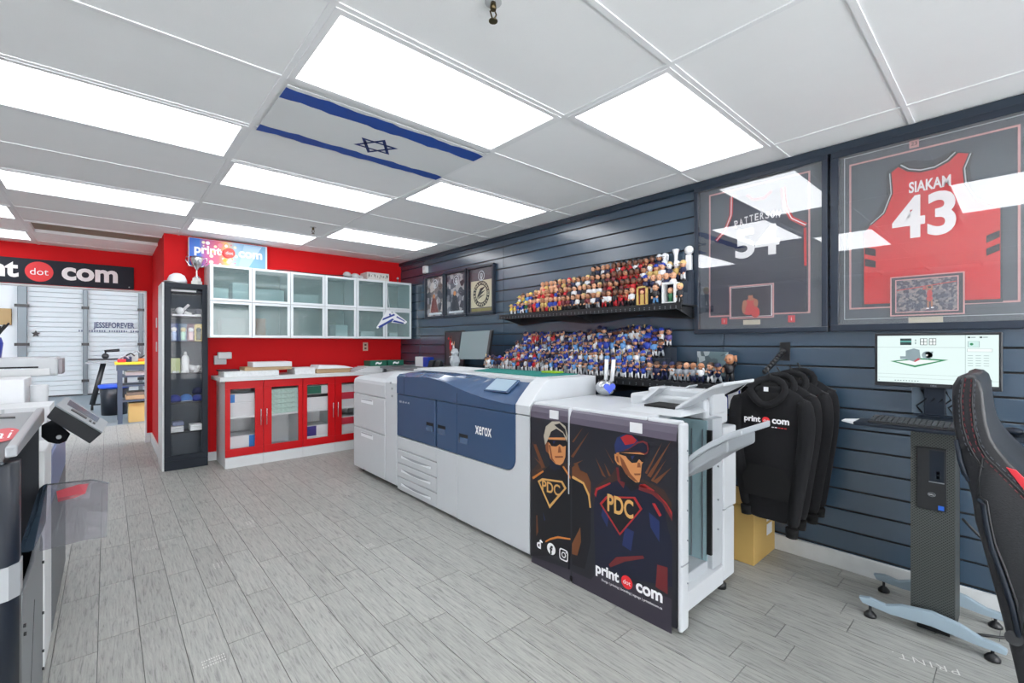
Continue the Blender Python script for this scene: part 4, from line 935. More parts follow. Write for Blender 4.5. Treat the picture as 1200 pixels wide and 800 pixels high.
# name on an arc
word = 'PATTERSON'; a0, a1 = J(*Z7(190, 318), 4), J(*Z7(402, 268), 4)
for i, ch in enumerate(word):
    q = (i+.5)/len(word); c = a0.lerp(a1, q); c.z += .045*math.sin(math.pi*q)-.0; ang = R(16*(0.5-q)); rt = Vector((0, -math.cos(ang), math.sin(ang))); up_ = Vector((0, math.sin(ang), math.cos(ang)))
    c.z = a0.z+(a1.z-a0.z)*q+.018*math.sin(math.pi*q)
    put_text(m, ch, c, rt, up_, INKW, width=.024, height=.048, bold=.02)
put_text(m, '54', (J(*Z7(200, 400), 4)+J(*Z7(390, 385), 4))/2, RX, UZ, INKW, width=abs(J(*Z7(195, 400)).y-J(*Z7(392, 400)).y), height=.205, bold=.035); m.build('lettering', j)
p = onX(886, 350, XW-.03); a, b2, z0, z1 = yz(854, 360)[0], yz(906, 360)[0], yz(880, 375)[1], yz(880, 324)[1]
z0, z1 = 1.535, 1.765
ph = B('photo', t, XW-.0335, XW-.0232, b2+.015, a-.015, z0+.015, z1-.015, mat('photo_navy', (44, 44, 60), .4)); m = MB(); ring(m, XW-.024, b2, a, z0, z1, .008, PINK, .006); ring(m, XW-.024, b2+.012, a-.012, z0+.012, z1-.012, .003, INKW, .008); m.build('photo_border', ph)
def man(mb, c, s, red, sk, hair, x, crouch):
    c = Vector((x, c[0], c[1]))
    E = lambda dy, dz, r, rz, m_: disc(mb, c+RX*dy*s+UZ*dz*s+Vector((-.0003*len(mb.f), 0, 0))*.2, RX, UZ, r*s, m_, 14, ry=rz*s)
    if crouch:
        E(0, -.25, .34, .42, red); E(-.3, -.1, .12, .2, sk); E(.28, -.1, .12, .22, sk); E(-.1, -.55, .3, .18, red); E(.25, -.6, .22, .3, red); E(-.35, -.35, .1, .3, sk); E(.0, .28, .13, .17, sk); E(0, .4, .12, .07, hair); E(.05, .12, .2, .07, sk)
    else:
        E(0, 0, .15, .3, red); E(0, -.35, .17, .22, red); E(-.08, -.75, .06, .3, sk); E(.12, -.72, .06, .3, sk); E(-.14, .42, .05, .22, sk); E(-.28, .4, .1, .1, red); E(.12, .42, .05, .22, sk); E(0, .4, .09, .11, sk); E(0, .46, .09, .06, hair); E(-.1, -1.05, .09, .05, INKW); E(.15, -1.0, .09, .05, INKW)
m = MB(); man(m, ((a+b2)/2, 1.65), .125, mat('photo_red', (196, 60, 60), .4), mat('photo_skin', (170, 112, 84), .4), INKK, XW-.0345, True); m.build('player_print', ph)
pl = mat('plaque_cream', (206, 200, 180), .5); B('plaque', t, XW-.016, XW-.0125, (a+b2)/2-.055, (a+b2)/2+.055, 1.492, 1.525, pl)
for px in (847, 926): y_ = yz(px, 377)[0]; q = B('badge', t, XW-.016, XW-.0125, y_-.02, y_+.02, 1.50, 1.545, mat('badge_red', (220, 60, 70), .5)); m = MB(); put_text(m, '1', (XW-.0165, y_, 1.522), RX, UZ, INKW, height=.02, bold=.02); m.build('numeral', q)
B('glass', t, XW-.042, XW-.040, yb_+.03, ya-.03, 1.465, 2.49, GLASS)
# --- jersey 43
ya, yb_ = .770, -.32
t = thing('framed_jersey', 'framed red basketball jersey with number 43 and white lettering', 'framed jersey', (XW-.03, .22, 1.44))
frame(t, ya, yb_, 1.435, 2.52, .04, .045, FRM); B('mat_board', t, XW-.012, XW-.002, yb_+.03, ya-.03, 1.46, 2.49, MATB)
lw = mat('mat_white_line', (196, 208, 214), .5)
y1, y0 = yz(994, 370)[0], yz(1196, 300)[0]
m = MB(); ring(m, XW-.012, y0, y1, 1.565, 2.43, .009, PINK); ring(m, XW-.012, y0-.03, y1+.025, 1.505, 2.475, .003, lw); m.build('inner_border', t)
q = B('crest_tag', t, XW-.016, XW-.0125, .37, .41, 2.44, 2.485, PINK); m = MB(); put_text(m, '23', (XW-.0168, .39, 2.462), RX, UZ, INKK, height=.02, bold=.01); m.build('numeral', q)
Z9 = lambda x, y: (970+x*.3628, 110+y*.3625)
def J(px, py, k=0): return onX(px, py, XW-.022-k*.001)
def JJ(x, y, k=0): return J(*Z9(x, y), k)
jr = [(117, 680), (117, 455), (140, 420), (180, 385), (205, 320), (200, 258), (238, 228), (275, 245), (330, 240), (380, 215), (410, 190), (462, 192), (440, 240), (445, 290), (475, 340), (558, 362), (558, 660), (560, 662)]
MB().prism([JJ(*p, -1) for p in [(110, 690), (108, 440), (150, 400), (190, 330), (190, 250), (238, 222), (275, 215), (340, 215), (400, 185), (472, 190), (460, 240), (470, 300), (500, 340), (566, 358), (566, 672)]], (.006, 0, 0), MATD).build('backing', t)
j = MB().prism([JJ(*p) for p in jr], (.006, 0, 0), JR).build('jersey', t, .002)
def bandJ(mb, pts, wd, m_, k):
    P_ = [JJ(*p, k) for p in pts]
    for a, b2 in zip(P_[:-1], P_[1:]):
        d = (b2-a).normalized(); n = Vector((0, -d.z, d.y))*wd/2; e = d*wd*.15; mb.poly([a-n-e, b2-n+e, b2+n+e, a+n-e], m_)
m = MB()
neck = [(236, 230), (262, 243), (300, 246), (345, 236), (385, 214), (412, 188)]
bandJ(m, neck, .026, INKK, 2); bandJ(m, neck, .006, lw, 3)
for ar in ([(138, 422), (180, 385), (205, 322), (200, 258)], [(462, 192), (442, 240), (447, 290), (478, 338), (558, 364)]): bandJ(m, ar, .016, INKK, 2); bandJ(m, ar, .005, lw, 3)
for a in ([(120, 495), (155, 502), (155, 525), (120, 518)], [(120, 532), (155, 540), (155, 562), (120, 556)], [(512, 458), (556, 440), (556, 462), (512, 482)], [(512, 500), (556, 482), (556, 505), (512, 524)]): m.poly([JJ(*p, 2) for p in a], mat('trim_black', (26, 28, 40), .7))
m.build('trim', j)
m = MB(); word = 'SIAKAM'; a0, a1 = JJ(262, 300, 4), JJ(398, 282, 4)
put_text(m, 'SIAKAM', (a0+a1)/2+Vector((0, 0, -.0)), RX, UZ, INKW, width=abs(a0.y-a1.y), height=.062, bold=.03)
put_text(m, '43', (JJ(208, 400, 4)+JJ(415, 385, 4))/2, RX, UZ, INKW, width=abs(JJ(208, 400).y-JJ(415, 400).y), height=.235, bold=.03)
m.build('lettering', j)
a, b2, z0, z1 = JJ(203, 600).y, JJ(443, 600).y, JJ(330, 707).z+.01, JJ(330, 562).z-.0
z0, z1 = 1.515, 1.735
ph = B('photo', t, XW-.0335, XW-.0232, b2+.025, a-.025, z0+.022, z1-.022, CROWD); m = MB(); m.box(XW-.0325, XW-.0232, b2, a, z0, z1, MATD); m.build('photo_mat', ph); m = MB(); ring(m, XW-.0325, b2, a, z0, z1, .006, PINK, .002); ring(m, XW-.0325, b2+.022, a-.022, z0+.018, z1-.018, .005, PINK, .002); m.build('photo_border', ph)
m = MB(); cc = JJ(330, 628); man(m, (cc.y, 1.63), .075, MATS['photo_red'], MATS['photo_skin'], INKK, XW-.0345, False); m.poly([(XW-.034, a-.03, 1.66), (XW-.034, b2+.03, 1.69), (XW-.034, b2+.03, 1.685), (XW-.034, a-.03, 1.655)], MATS['photo_red']); m.build('player_print', ph)
B('plaque', t, XW-.016, XW-.0125, JJ(372, 720).y, JJ(260, 720).y, 1.475, 1.508, pl)
m = MB(); strokes(m, (XW-.0128, JJ(520, 680).y, 1.54), RX, UZ, .17, .016, MATD, 6); m.build('small_print', t)
B('glass', t, XW-.042, XW-.040, yb_+.04, ya-.04, 1.475, 2.48, GLASS)
# --- three small posters
PB = [(5.515, 5.035), (5.018, 4.545), (4.515, 4.008)]
pc = [[(70, 74, 84), (150, 150, 158), (110, 104, 104), (190, 186, 182), (84, 60, 56)], [(60, 66, 78), (110, 116, 124), (160, 162, 166), (70, 76, 88), (40, 46, 56)]]
for i, (ya, yb_) in enumerate(PB):
    z0, z1 = 1.70, 2.285
    t = thing('poster_frame', ('leftmost small framed poster with a red and grey player print', 'middle small framed poster with a grey player print', 'right small framed poster with a round black and white claw crest')[i], 'framed poster', (XW-.02, (ya+yb_)/2, z0))
    frame(t, ya, yb_, z0, z1, .028, .04, FRM)
    b_ = B('print', t, XW-.012, XW-.002, yb_+.03, ya-.03, z0+.03, z1-.03, photo_mat('poster_art_%d' % i, pc[i], 16) if i < 2 else mat('poster_mauve_grey', (92, 88, 96), .5))
    m = MB(); yc = (ya+yb_)/2; x = XW-.014
    disc(m, (x, yc, z1-.12), RX, UZ, .062, lw, 20, r2=.052); disc(m, (x, yc, z1-.12), RX, UZ, .03, lw, 12, r2=.02); m.poly([(x, yc-.015, z1-.17), (x, yc+.015, z1-.17), (x, yc, z1-.08)], lw)
    if i == 2:
        CRM = mat('crest_cream', (206, 202, 176), .5); zc = z0+.25
        m.poly([(x+.0005, yb_+.05, zc-.16), (x+.0005, ya-.05, zc-.16), (x+.0005, ya-.05, zc+.16), (x+.0005, yb_+.05, zc+.16)], CRM)
        disc(m, (x-.0005, yc, zc), RX, UZ, .155, INKK, 30, r2=.105)
        for k in range(22):
            a = 2*math.pi*k/22; put_text(m, 'TORNTORPTASRAPTORSTORA'[k], (x-.001, yc-.13*math.sin(a), zc+.13*math.cos(a)), Vector((0, -math.cos(a), -math.sin(a))), Vector((0, -math.sin(a), math.cos(a))), CRM, height=.03, bold=.04)
        for k in range(3):
            o_ = (k-1)*.045; m.poly([(x-.001, yc+.09, zc-.06+o_*.3), (x-.001, yc-.08, zc+.04+o_), (x-.001, yc+.02, zc+.02+o_)], INKK)
        m.poly([(x, yb_+.06, z0+.045), (x, ya-.06, z0+.045), (x, ya-.06, z0+.08), (x, yb_+.06, z0+.08)], mat('poster_olive', (140, 134, 84), .5))
    else:
        m.poly([(x, yc+.12, z0+.08), (x, yc-.08, z0+.08), (x, yc-.02, z0+.26), (x, yc+.06, z0+.3)], mat('poster_fig_%d' % i, ((120, 60, 56), (44, 50, 60))[i], .5)); disc(m, (x-.001, yc+.03, z0+.3), RX, UZ, .03, SK, 12)
        m.poly([(x, yc+.16, z0+.05), (x, yc-.16, z0+.05), (x, yc-.16, z0+.075), (x, yc+.16, z0+.075)], lw)
    m.build('artwork', b_)
    B('glass', t, XW-.036, XW-.034, yb_+.028, ya-.028, z0+.028, z1-.028, GLASSC)
# white sensor on the wall
p = onX(500.5, 316, XW); t = thing('wall_sensor', 'small white sensor box high on the slat wall above the posters', 'sensor', (XW-.03, p.y, p.z-.04)); B('housing', t, XW-.05, XW-.001, p.y-.045, p.y+.045, p.z-.05, p.z+.05, WHITE, .008); B('lens', t, XW-.053, XW-.05, p.y-.02, p.y+.02, p.z-.01, p.z+.03, PAPER2, .001)
# ================================================================ SHELVES WITH BOBBLEHEADS
PERF = mat('perforated_black_metal', (24, 26, 31), .45)
def shelf_unit(lab, y0, y1, z, x0, drop):
    t = thing('wall_shelf', lab, 'shelf', (XW-.15, (y0+y1)/2, z-drop))
    B('shelf_plate', t, x0, XW-.001, y0, y1, z-.012, z, PERF, .002); B('front_lip', t, x0-.004, x0, y0, y1, z-.04, z+.008, BLACK, .001)
    n = 3
    for k in range(n):
        y = y0+.05+(y1-y0-.1)*k/(n-1)
        br = MB().prism([(XW-.002, y, z-.013), (x0+.02, y, z-.013), (x0+.02, y, z-.035), (XW-.002, y, z-drop)], (0, .006, 0), PERF).build('bracket', t)
    m = MB(); nn = 16     # scalloped perforated apron along the wall
    top = [(XW-.03, y0+(y1-y0)*k/nn, z-.013) for k in range(nn+1)]; low = [(XW-.03, y0+(y1-y0)*k/nn, z-.05-(drop-.05)*abs(math.cos(math.pi*k/nn*2))) for k in range(nn+1)]
    m.add(top+low, [(k, k+1, nn+2+k, nn+1+k) for k in range(nn)], PERF); m.build('apron', t)
    m = MB()
    for k in range(46): 
        y = y0+.04+(y1-y0-.08)*k/45
        for j in (0, 1): m.box(x0-.0048, x0-.0042, y-.004, y+.004, z-.02-j*.012, z-.015-j*.012, STEEL)
    o = m.build('perforations', t); o['kind'] = 'stuff'
    return t
SZ1, SX1 = 1.648, 3.04; S1a, S1b = 1.60, 3.60
shelf_unit('upper black metal shelf on the slat wall, crowded with bobbleheads', S1a, S1b, SZ1, SX1, .10)
SZ2, SX2 = 1.085, 2.96; S2a, S2b = 1.24, 3.92
shelf_unit('lower black metal shelf behind the printer, crowded with blue bobbleheads', S2a, S2b, SZ2, SX2, .16)
def riser(lab, y0, y1, z, tiers, step, dx, x0):
    t = thing('stepped_riser', lab, 'riser', ((x0+XW)/2, (y0+y1)/2, z)); 
    for k in range(1, tiers): B('step', t, x0+dx*k-.002, x0+dx*(k+1)-.004, y0, y1, z+.001, z+step*k, mat('riser_dark', (46, 54, 66), .5))
    return t
def clr(n, c): return mat('figure_'+n, c, .38)
C_BLUE = clr('royal_blue', (28, 58, 158)); C_NAVY = clr('navy', (24, 32, 72)); C_WHT = clr('white', (226, 228, 232)); C_GRY = clr('grey', (150, 156, 164)); C_RED = clr('red', (196, 34, 44)); C_LBL = clr('light_blue', (96, 150, 206))
C_BLK = clr('black', (30, 30, 36)); C_YEL = clr('yellow', (216, 190, 80)); C_MAR = clr('maroon', (110, 36, 44)); C_TEAL = clr('teal', (40, 130, 150)); C_GLD = clr('gold', (196, 164, 96)); C_GRN = clr('green', (40, 104, 70)); C_PUR = clr('purple', (90, 76, 150))
SK1 = clr('light_skin', (214, 160, 126)); SK2 = clr('dark_skin', (120, 76, 56)); SK3 = clr('tan_skin', (182, 128, 94)); H_BR = clr('brown_hair', (70, 46, 34)); H_BL = clr('blond_hair', (206, 178, 120))
NM = {C_BLUE: 'royal blue', C_NAVY: 'navy', C_WHT: 'white', C_GRY: 'grey', C_RED: 'red', C_LBL: 'light blue', C_BLK: 'black', C_YEL: 'yellow', C_MAR: 'maroon', C_TEAL: 'teal', C_GLD: 'gold', C_GRN: 'green', C_PUR: 'purple', SK1: 'bare', SK2: 'bare', SK3: 'bare', H_BR: 'brown', H_BL: 'blond'}
EYE = clr('eye', (16, 16, 18)); MTH = clr('mouth', (150, 70, 66))
_mesh = {}
def shared(key, fn):
    if key not in _mesh:
        o = fn().build(key[0], None, local=True); _mesh[key] = o.data; bpy.data.objects.remove(o)
    return _mesh[key]
# figures face -X; origin at the foot of the base; height 1 unit = .17 m
def f_base(c): return MB().lathe((0, 0, 0), [(.0225, 0), (.0225, .006), (.02, .009)], c, 10)
def f_legs(c, pose):
    m = MB(); s_ = .012 if pose != 2 else .018
    for k in (-1, 1): m.tube([(0, k*s_*1.2, .011), (0, k*s_*.9, .035), (0, k*.007, .058)], [.007, .008, .011], c, 7)
    m.box(-.016, .006, -s_*1.2-.006, -s_*1.2+.006, .009, .016, EYE); m.box(-.016, .006, s_*1.2-.006, s_*1.2+.006, .009, .016, EYE); return m
def f_body(c, pose, sk):
    m = MB(); m.lathe((0, 0, .05), [(.015, 0), (.017, .01), (.0215, .03), (.016, .04), (.006, .045)], c, 9)
    A = {0: [((-.004, 1, .0), (-.01, 1, -.03), (-.018, .7, -.04))]*2, 1: [((-.006, 1, .0), (-.012, 1, .02), (-.012, .9, .045)), ((-.004, 1, 0), (-.01, 1.1, -.02), (-.02, .6, -.02))],
         2: [((-.008, .9, 0), (-.02, .8, -.01), (-.03, .3, .0))]*2, 3: [((0, 1.1, .004), (0, 1.3, .02), (-.004, 1.2, .045)), ((0, 1.1, 0), (0, 1.25, -.01), (-.01, 1.3, -.03))]}[pose]
    for k, a in zip((-1, 1), A):
        p = [(x, k*y*.021, .086+z) for x, y, z in ((0, .8, 0),)+tuple(a)]; m.tube(p[:3], [.007, .0065, .006], c, 6); m.tube(p[2:], [.006, .006], sk, 6)
    return m
def f_head(sk):
    m = MB(); m.lathe((0, 0, .092), [(.006, 0), (.0145, .006), (.0195, .019), (.019, .032), (.012, .042), (.002, .045)], sk, 11)
    for k in (-1, 1): m.ball((-.0178, k*.0075, .115), .0032, EYE, 6, 4); m.ball((0, k*.0195, .112), .005, sk, 6, 4)
    m.ball((-.0205, 0, .109), .0035, sk, 6, 4); m.box(-.0215, -.0185, -.006, .006, .1005, .1025, MTH); return m
def f_cap(c): 
    m = MB(); m.lathe((.001, 0, .117), [(.0212, 0), (.0212, .007), (.0165, .017), (.008, .023), (.001, .024)], c, 11); m.prism([(-.018, -.016, .118), (-.036, -.012, .116), (-.042, 0, .1155), (-.036, .012, .116), (-.018, .016, .118)], (0, 0, .003), c); return m
def f_hair(c): return MB().lathe((.004, 0, .112), [(.0195, 0), (.0212, .011), (.0185, .023), (.011, .030), (.002, .032)], c, 11)
def f_bat(c): return MB().tube([(-.014, .024, .07), (-.002, .034, .12), (.004, .038, .145)], [.002, .003, .005], c, 6)
variants = {}
def bobble(spec, pos, s, rz, label, group):
    jer, tro, top, kind, sk, pose = spec
    r_ = thing('bobblehead', label, 'bobblehead', pos, rz, group); r_.scale = (s, s, s)
    ch = [('base', 'base', (C_BLK,), lambda: f_base(C_BLK)), ('legs', 'legs', (tro, pose), lambda: f_legs(tro, pose)), ('torso', 'torso', (jer, pose, sk), lambda: f_body(jer, pose, sk)), ('head', 'head', (sk,), lambda: f_head(sk))]
    if kind == 'cap': ch.append(('cap', 'cap', (top,), lambda: f_cap(top)))
    elif kind == 'hair': ch.append(('hair', 'hair', (top,), lambda: f_hair(top)))
    if pose == 1 and kind == 'cap': ch.append(('bat', 'bat', (tro,), lambda: f_bat(H_BL)))
    for nm, kn, key, fn in ch:
        o = bpy.data.objects.new(nm, shared((kn,)+tuple(getattr(k, 'name', k) for k in key), fn)); COL.objects.link(o); o.parent = r_
rb = random.Random(21)
def describe(sp):
    jer, tro, top, kind, sk, pose = sp
    return '%s %s' % ({'cap': NM[top]+'-capped', 'hair': NM[top]+'-haired', 'bald': 'bald'}[kind], 'figure in %s' % NM[jer])
ORD = ['front', 'second', 'third', 'back']
def numw(k): return '%d%s' % (k, 'th' if 10 <= k % 100 <= 20 else {1: 'st', 2: 'nd', 3: 'rd'}.get(k % 10, 'th'))
def crowd(shelf, z, x0, dx, step, rows, pick, group, gap=.056):
    cnt = 0
    for r_, (ya, yb_) in enumerate(rows):      # from the left end (large y) to the right
        n = max(1, int(round((ya-yb_)/gap)))
        for k in range(n):
            y = ya-(k+.5)*(ya-yb_)/n+rb.uniform(-.004, .004); q = (S1b-y) if shelf == 'upper' else (S2b-y)
            sp, sc = pick(y, r_)
            if sp is None: continue
            zz = z+(step*r_ if r_ else 0)+.0012
            lab = 'bobblehead, %s, %s shelf, %s row, %s from left' % (describe(sp), shelf, ORD[r_], numw(k+1))
            bobble(sp, (x0+dx*(r_+.5)+rb.uniform(-.008, .008), y, zz), sc, rb.uniform(-.45, .25)-.35*0, lab, group); cnt += 1
    return cnt
def pick_up(y, r):
    u = (S1b-y)/(S1b-S1a); c = rb.choice
    if u < .1: return (c([C_WHT, C_LBL, C_YEL]), C_WHT, c([C_BLUE, C_YEL]), 'cap', SK1, c([0, 3])), .8
    if u < .2: return (c([C_LBL, C_YEL, C_GRN, C_BLUE]), c([C_LBL, C_BLUE, C_WHT]), c([C_YEL, H_BR]), c(['cap', 'bald']), SK1, c([0, 2])), .95
    if u < .42: return (c([C_RED, C_RED, SK1, C_GLD, C_BLUE, C_MAR]), c([C_RED, SK3, C_GLD]), c([H_BR, H_BL, C_RED]), c(['bald', 'bald', 'hair']), c([SK1, SK3, SK1]), c([0, 2, 3])), 1.05
    if u < .62: return (c([C_BLK, C_WHT, C_NAVY, C_BLK, C_MAR]), c([C_BLK, C_GRY]), c([H_BL, H_BR, C_BLK]), c(['hair', 'hair', 'bald']), c([SK1, SK3]), 0), 1.05
    if u < .82: return (c([C_RED, C_RED, C_MAR, C_WHT, C_BLK]), c([C_RED, C_BLK, C_MAR]), c([H_BR, EYE if False else C_BLK]), 'hair', c([SK2, SK2, SK3]), c([0, 3, 2])), 1.08
    return (c([C_NAVY, C_WHT, C_GLD, C_BLUE]), c([C_NAVY, C_WHT]), c([C_WHT, C_BLUE, H_BL]), c(['cap', 'hair', 'bald']), c([SK1, SK1, C_WHT]), c([0, 3])), 1.15
def pick_lo(y, r):
    u = (S2b-y)/(S2b-S2a); c = rb.choice
    if u < .06: return (c([C_WHT, C_GRY]), C_WHT, c([C_RED, C_NAVY]), 'cap', SK1, 0), 1.0
    if u < .76: return (c([C_BLUE, C_BLUE, C_BLUE, C_WHT, C_WHT, C_WHT, C_GRY, C_LBL, C_NAVY]+([C_RED] if u < .35 else [C_LBL])), c([C_WHT, C_WHT, C_WHT, C_GRY]), c([C_BLUE, C_NAVY, C_NAVY, C_BLUE]+([C_RED] if u < .25 else [])), 'cap', c([SK1, SK1, SK2]), c([0, 1, 2, 3])), rb.uniform(.86, 1.12)*(1.2 if u > .52 and r > 1 else 1)
    return (c([C_RED, C_WHT, C_GRY, C_NAVY, C_PUR]), c([C_WHT, C_GRY, C_NAVY]), c([C_NAVY, H_BR]), c(['cap', 'bald', 'hair']), c([SK3, SK1]), c([0, 2, 1])), 1.05
G1, G2 = 'bobbleheads on the upper slat wall shelf', 'bobbleheads on the lower slat wall shelf'
st1, dx1 = .088, .066
rows1 = [(S1b-.10, S1a+.46), (S1b-.16, S1a+.10), (S1b-.42, S1a+.05), (S1b-1.0, S1a+.24)]
n1 = crowd('upper', SZ1, SX1+.015, dx1, st1, rows1, pick_up, G1)
riser('stepped dark riser under the bobbleheads of the upper shelf', S1a+.03, S1b-.12, SZ1, 2, st1, dx1, SX1+.015)
t = thing('stepped_riser', 'taller stepped riser at the back of the upper bobblehead shelf', 'riser', (XW-.1, 2.4, SZ1))
B('step', t, SX1+.015+dx1*2-.002, SX1+.015+dx1*3-.004, S1a+.03, S1b-.38, SZ1+.001, SZ1+st1*2, MATS['riser_dark']); B('step', t, SX1+.015+dx1*3-.002, XW-.004, S1a+.03, S1b-.96, SZ1+.001, SZ1+st1*3, MATS['riser_dark'])
st2, dx2 = .082, .085
rows2 = [(S2b-.10, S2a+.06), (S2b-.36, S2a+.62), (S2b-.42, S2a+.58), (S2b-.45, S2a+.56)]
n2 = crowd('lower', SZ2, SX2+.012, dx2, st2, rows2, pick_lo, G2)
t = thing('stepped_riser', 'stepped dark riser under the blue bobbleheads of the lower shelf', 'riser', (XW-.15, 2.7, SZ2))
for k in (1, 2, 3): B('step', t, SX2+.012+dx2*k-.002, SX2+.012+dx2*(k+1)-.006, S2a+.54, S2b-.33, SZ2+.001, SZ2+st2*k, MATS['riser_dark'])
print('bobbleheads', n1, n2)
# special pieces on the upper shelf
y = 1.80; z = SZ1+.0012
t = thing('window_box_figure', 'white window box with a small figure at the right end of the upper shelf', 'boxed figure', (SX1+.05, 1.70, z))
m = MB(); ya, yb_ = 1.76, 1.655; m.box(SX1+.01, SX1+.08, yb_, ya, z, z+.015, WHITE).box(SX1+.01, SX1+.08, yb_, ya, z+.145, z+.16, WHITE).box(SX1+.01, SX1+.08, yb_, yb_+.012, z+.015, z+.145, WHITE).box(SX1+.01, SX1+.08, ya-.012, ya, z+.015, z+.145, WHITE).box(SX1+.075, SX1+.08, yb_+.012, ya-.012, z+.015, z+.145, C_NAVY); m.build('box', t)
MB().ball((SX1+.045, 1.708, z+.10), .024, SK1, 10, 6).build('head', t); MB().lathe((SX1+.045, 1.708, z+.016), [(.02, 0), (.014, .03), (.022, .05), (.008, .07)], C_GRN, 10).build('body', t)
t = thing('gold_frame', 'small gold frame holding a suited figure on the upper shelf', 'frame', (SX1+.04, 1.93, z)); m = MB(); ya, yb_ = 1.975, 1.885
m.box(SX1+.01, SX1+.03, yb_, ya, z, z+.012, C_GLD).box(SX1+.01, SX1+.03, yb_, ya, z+.138, z+.15, C_GLD).box(SX1+.01, SX1+.03, yb_, yb_+.012, z, z+.15, C_GLD).box(SX1+.01, SX1+.03, ya-.012, ya, z, z+.15, C_GLD).box(SX1+.025, SX1+.03, yb_+.01, ya-.01, z+.01, z+.14, C_MAR); m.build('frame', t); MB().box(SX1+.018, SX1+.024, 1.915, 1.945, z+.012, z+.09, C_GLD).ball((SX1+.018, 1.93, z+.105), .016, SK1, 8, 5).build('figure', t)
bobble((C_BLK, C_LBL, H_BR, 'hair', SK1, 0), (SX1+.035, 1.825, z), 1.15, 0, 'dark-shirted bobblehead in blue jeans between the gold frame and the white box', G1)
bobble((C_WHT, C_BLK, H_BR, 'bald', SK1, 0), (SX1+.035, 2.03, z), 1.1, 0, 'white-shirted bobblehead just left of the gold frame', G1)
bobble((C_BLK, C_BLK, H_BL, 'hair', SK1, 0), (SX1+.04, 1.635, z), 1.05, 0, 'blond bobblehead in black at the very right end of the upper shelf', G1)
t = thing('white_cup_trophy', 'small white trophy with a cup raised above the right end of the upper shelf', 'trophy', (XW-.05, 1.72, SZ1+st1*3)); MB().lathe((XW-.045, 1.775, SZ1+st1*3+.0012), [(.02, 0), (.02, .02), (.012, .03), (.014, .13), (.026, .17), (.026, .175)], C_WHT, 12).build('cup', t); MB().box(XW-.06, XW-.02, 1.65, 1.69, SZ1+st1*3+.0012, SZ1+st1*3+.12, C_WHT).ball((XW-.04, 1.67, SZ1+st1*3+.155), .035, C_WHT, 9, 6).build('column', t, .004)
# paper picture at the right of the lower shelf
p = onX(833, 420, 3.2); t = thing('acrylic_picture', 'small grey picture in a clear stand behind the red bobbleheads', 'picture', (3.22, p.y, SZ2)); B('print', t, 3.20, 3.205, p.y-.12, p.y+.1, SZ2+.05, SZ2+.22, photo_mat('tiny_scene', [(90, 110, 116), (150, 160, 164), (70, 84, 90), (176, 180, 180)], 25)); B('stand', t, 3.19, 3.25, p.y-.12, p.y+.1, SZ2+.001, SZ2+.05, GLASSC)
bobble((C_BLK, C_BLK, H_BR, 'bald', SK3, 3), (3.06, S2a+.035, SZ2+.0012), 1.5, 0, 'larger bald black-shirted bobblehead with arms out, right end of the lower shelf', G2)
# corner table with a picture frame, a screen and a glass award
CT = 1.06
t = thing('corner_table', 'grey-topped side counter in the corner behind the printer', 'table', (3.05, 5.1, 0))
B('table_top', t, 2.72, 3.305, 3.95, YC-.04, CT-.03, CT, mat('grey_top', (120, 126, 132), .5), .003)
for x in (2.76, 3.26):
    for y in (4.0, 5.64): B('leg', t, x-.02, x+.02, y-.02, y+.02, 0, CT-.03, STEEL)
p0, p1 = yz(521, 388, 3.24), yz(537, 420, 3.24)
t = thing('player_photo_frame', 'black framed photo of players leaning on the slat wall behind the screen', 'picture frame', (3.24, p0[0]-.1, CT)); ya, yb_ = p0[0], p0[0]-.42
frame(t, ya, yb_, CT+.001, 1.52, .02, .02, BLACK, x=3.26); B('print', t, 3.245, 3.255, yb_+.02, ya-.02, CT+.02, 1.50, mat('photo_dark_bg', (66, 60, 66), .4))
m = MB(); man(m, (ya-.13, 1.36), .16, C_RED, SK2, INKK, 3.2435, False); man(m, (ya-.2, 1.3), .14, C_WHT, SK1, INKK, 3.2425, False); m.build('player_print', t)
# screen (back tilted)
t = thing('tilted_screen', 'large pale grey screen panel tilted back on the side counter', 'monitor', (3.05, 4.6, CT))
SC = mat('screen_grey', (126, 142, 146), .25)
q = [onX(537, 421, 3.02), onX(569, 421, 3.02), onX(574, 387, 3.16), onX(541, 389, 3.16)]
MB().prism(q, (.02, 0, .004), SC).build('panel', t, .004)
MB().prism([q[1]+Vector((-.002, 0, 0)), q[1]+Vector((-.002, -.04, 0)), q[2]+Vector((-.002, -.04, 0)), q[2]+Vector((-.002, 0, 0))], (.03, 0, .004), BLACK).build('bezel', t, .003)
MB().prism([q[0]+Vector((.0, .02, 0)), q[0]+Vector((0, .0, 0)), q[3]+Vector((0, 0, 0)), q[3]+Vector((0, .02, 0))], (.02, 0, .004), CHAR).build('bezel', t)
MB().box(3.04, 3.20, 4.45, 4.75, CT+.001, CT+.03, BLACK).box(3.12, 3.16, 4.56, 4.64, CT+.03, 1.2, BLACK).build('stand', t, .003)
simple('blue_white_box', 'small white and blue box in front of the framed player photo', 'box', MB().box(2.98, 3.06, 5.02, 5.22, CT+.001, CT+.13, WHITE).box(2.975, 3.06, 4.90, 5.02, CT+.001, CT+.13, C_BLUE), .002)
c = Vector((2.86, 4.15, CT)); t = thing('glass_award', 'faceted clear glass award vase beside the tilted screen', 'award', c)
MB().lathe(c, [(.03, .001), (.03, .012), (.012, .02), (.04, .05), (.058, .10), (.05, .15), (.03, .17), (.045, .2), (.03, .24), (.004, .25)], mat('cut_glass', (222, 230, 234), .12, trans=.55, bump=.9, bscale=60), 9, False).build('vase', t)
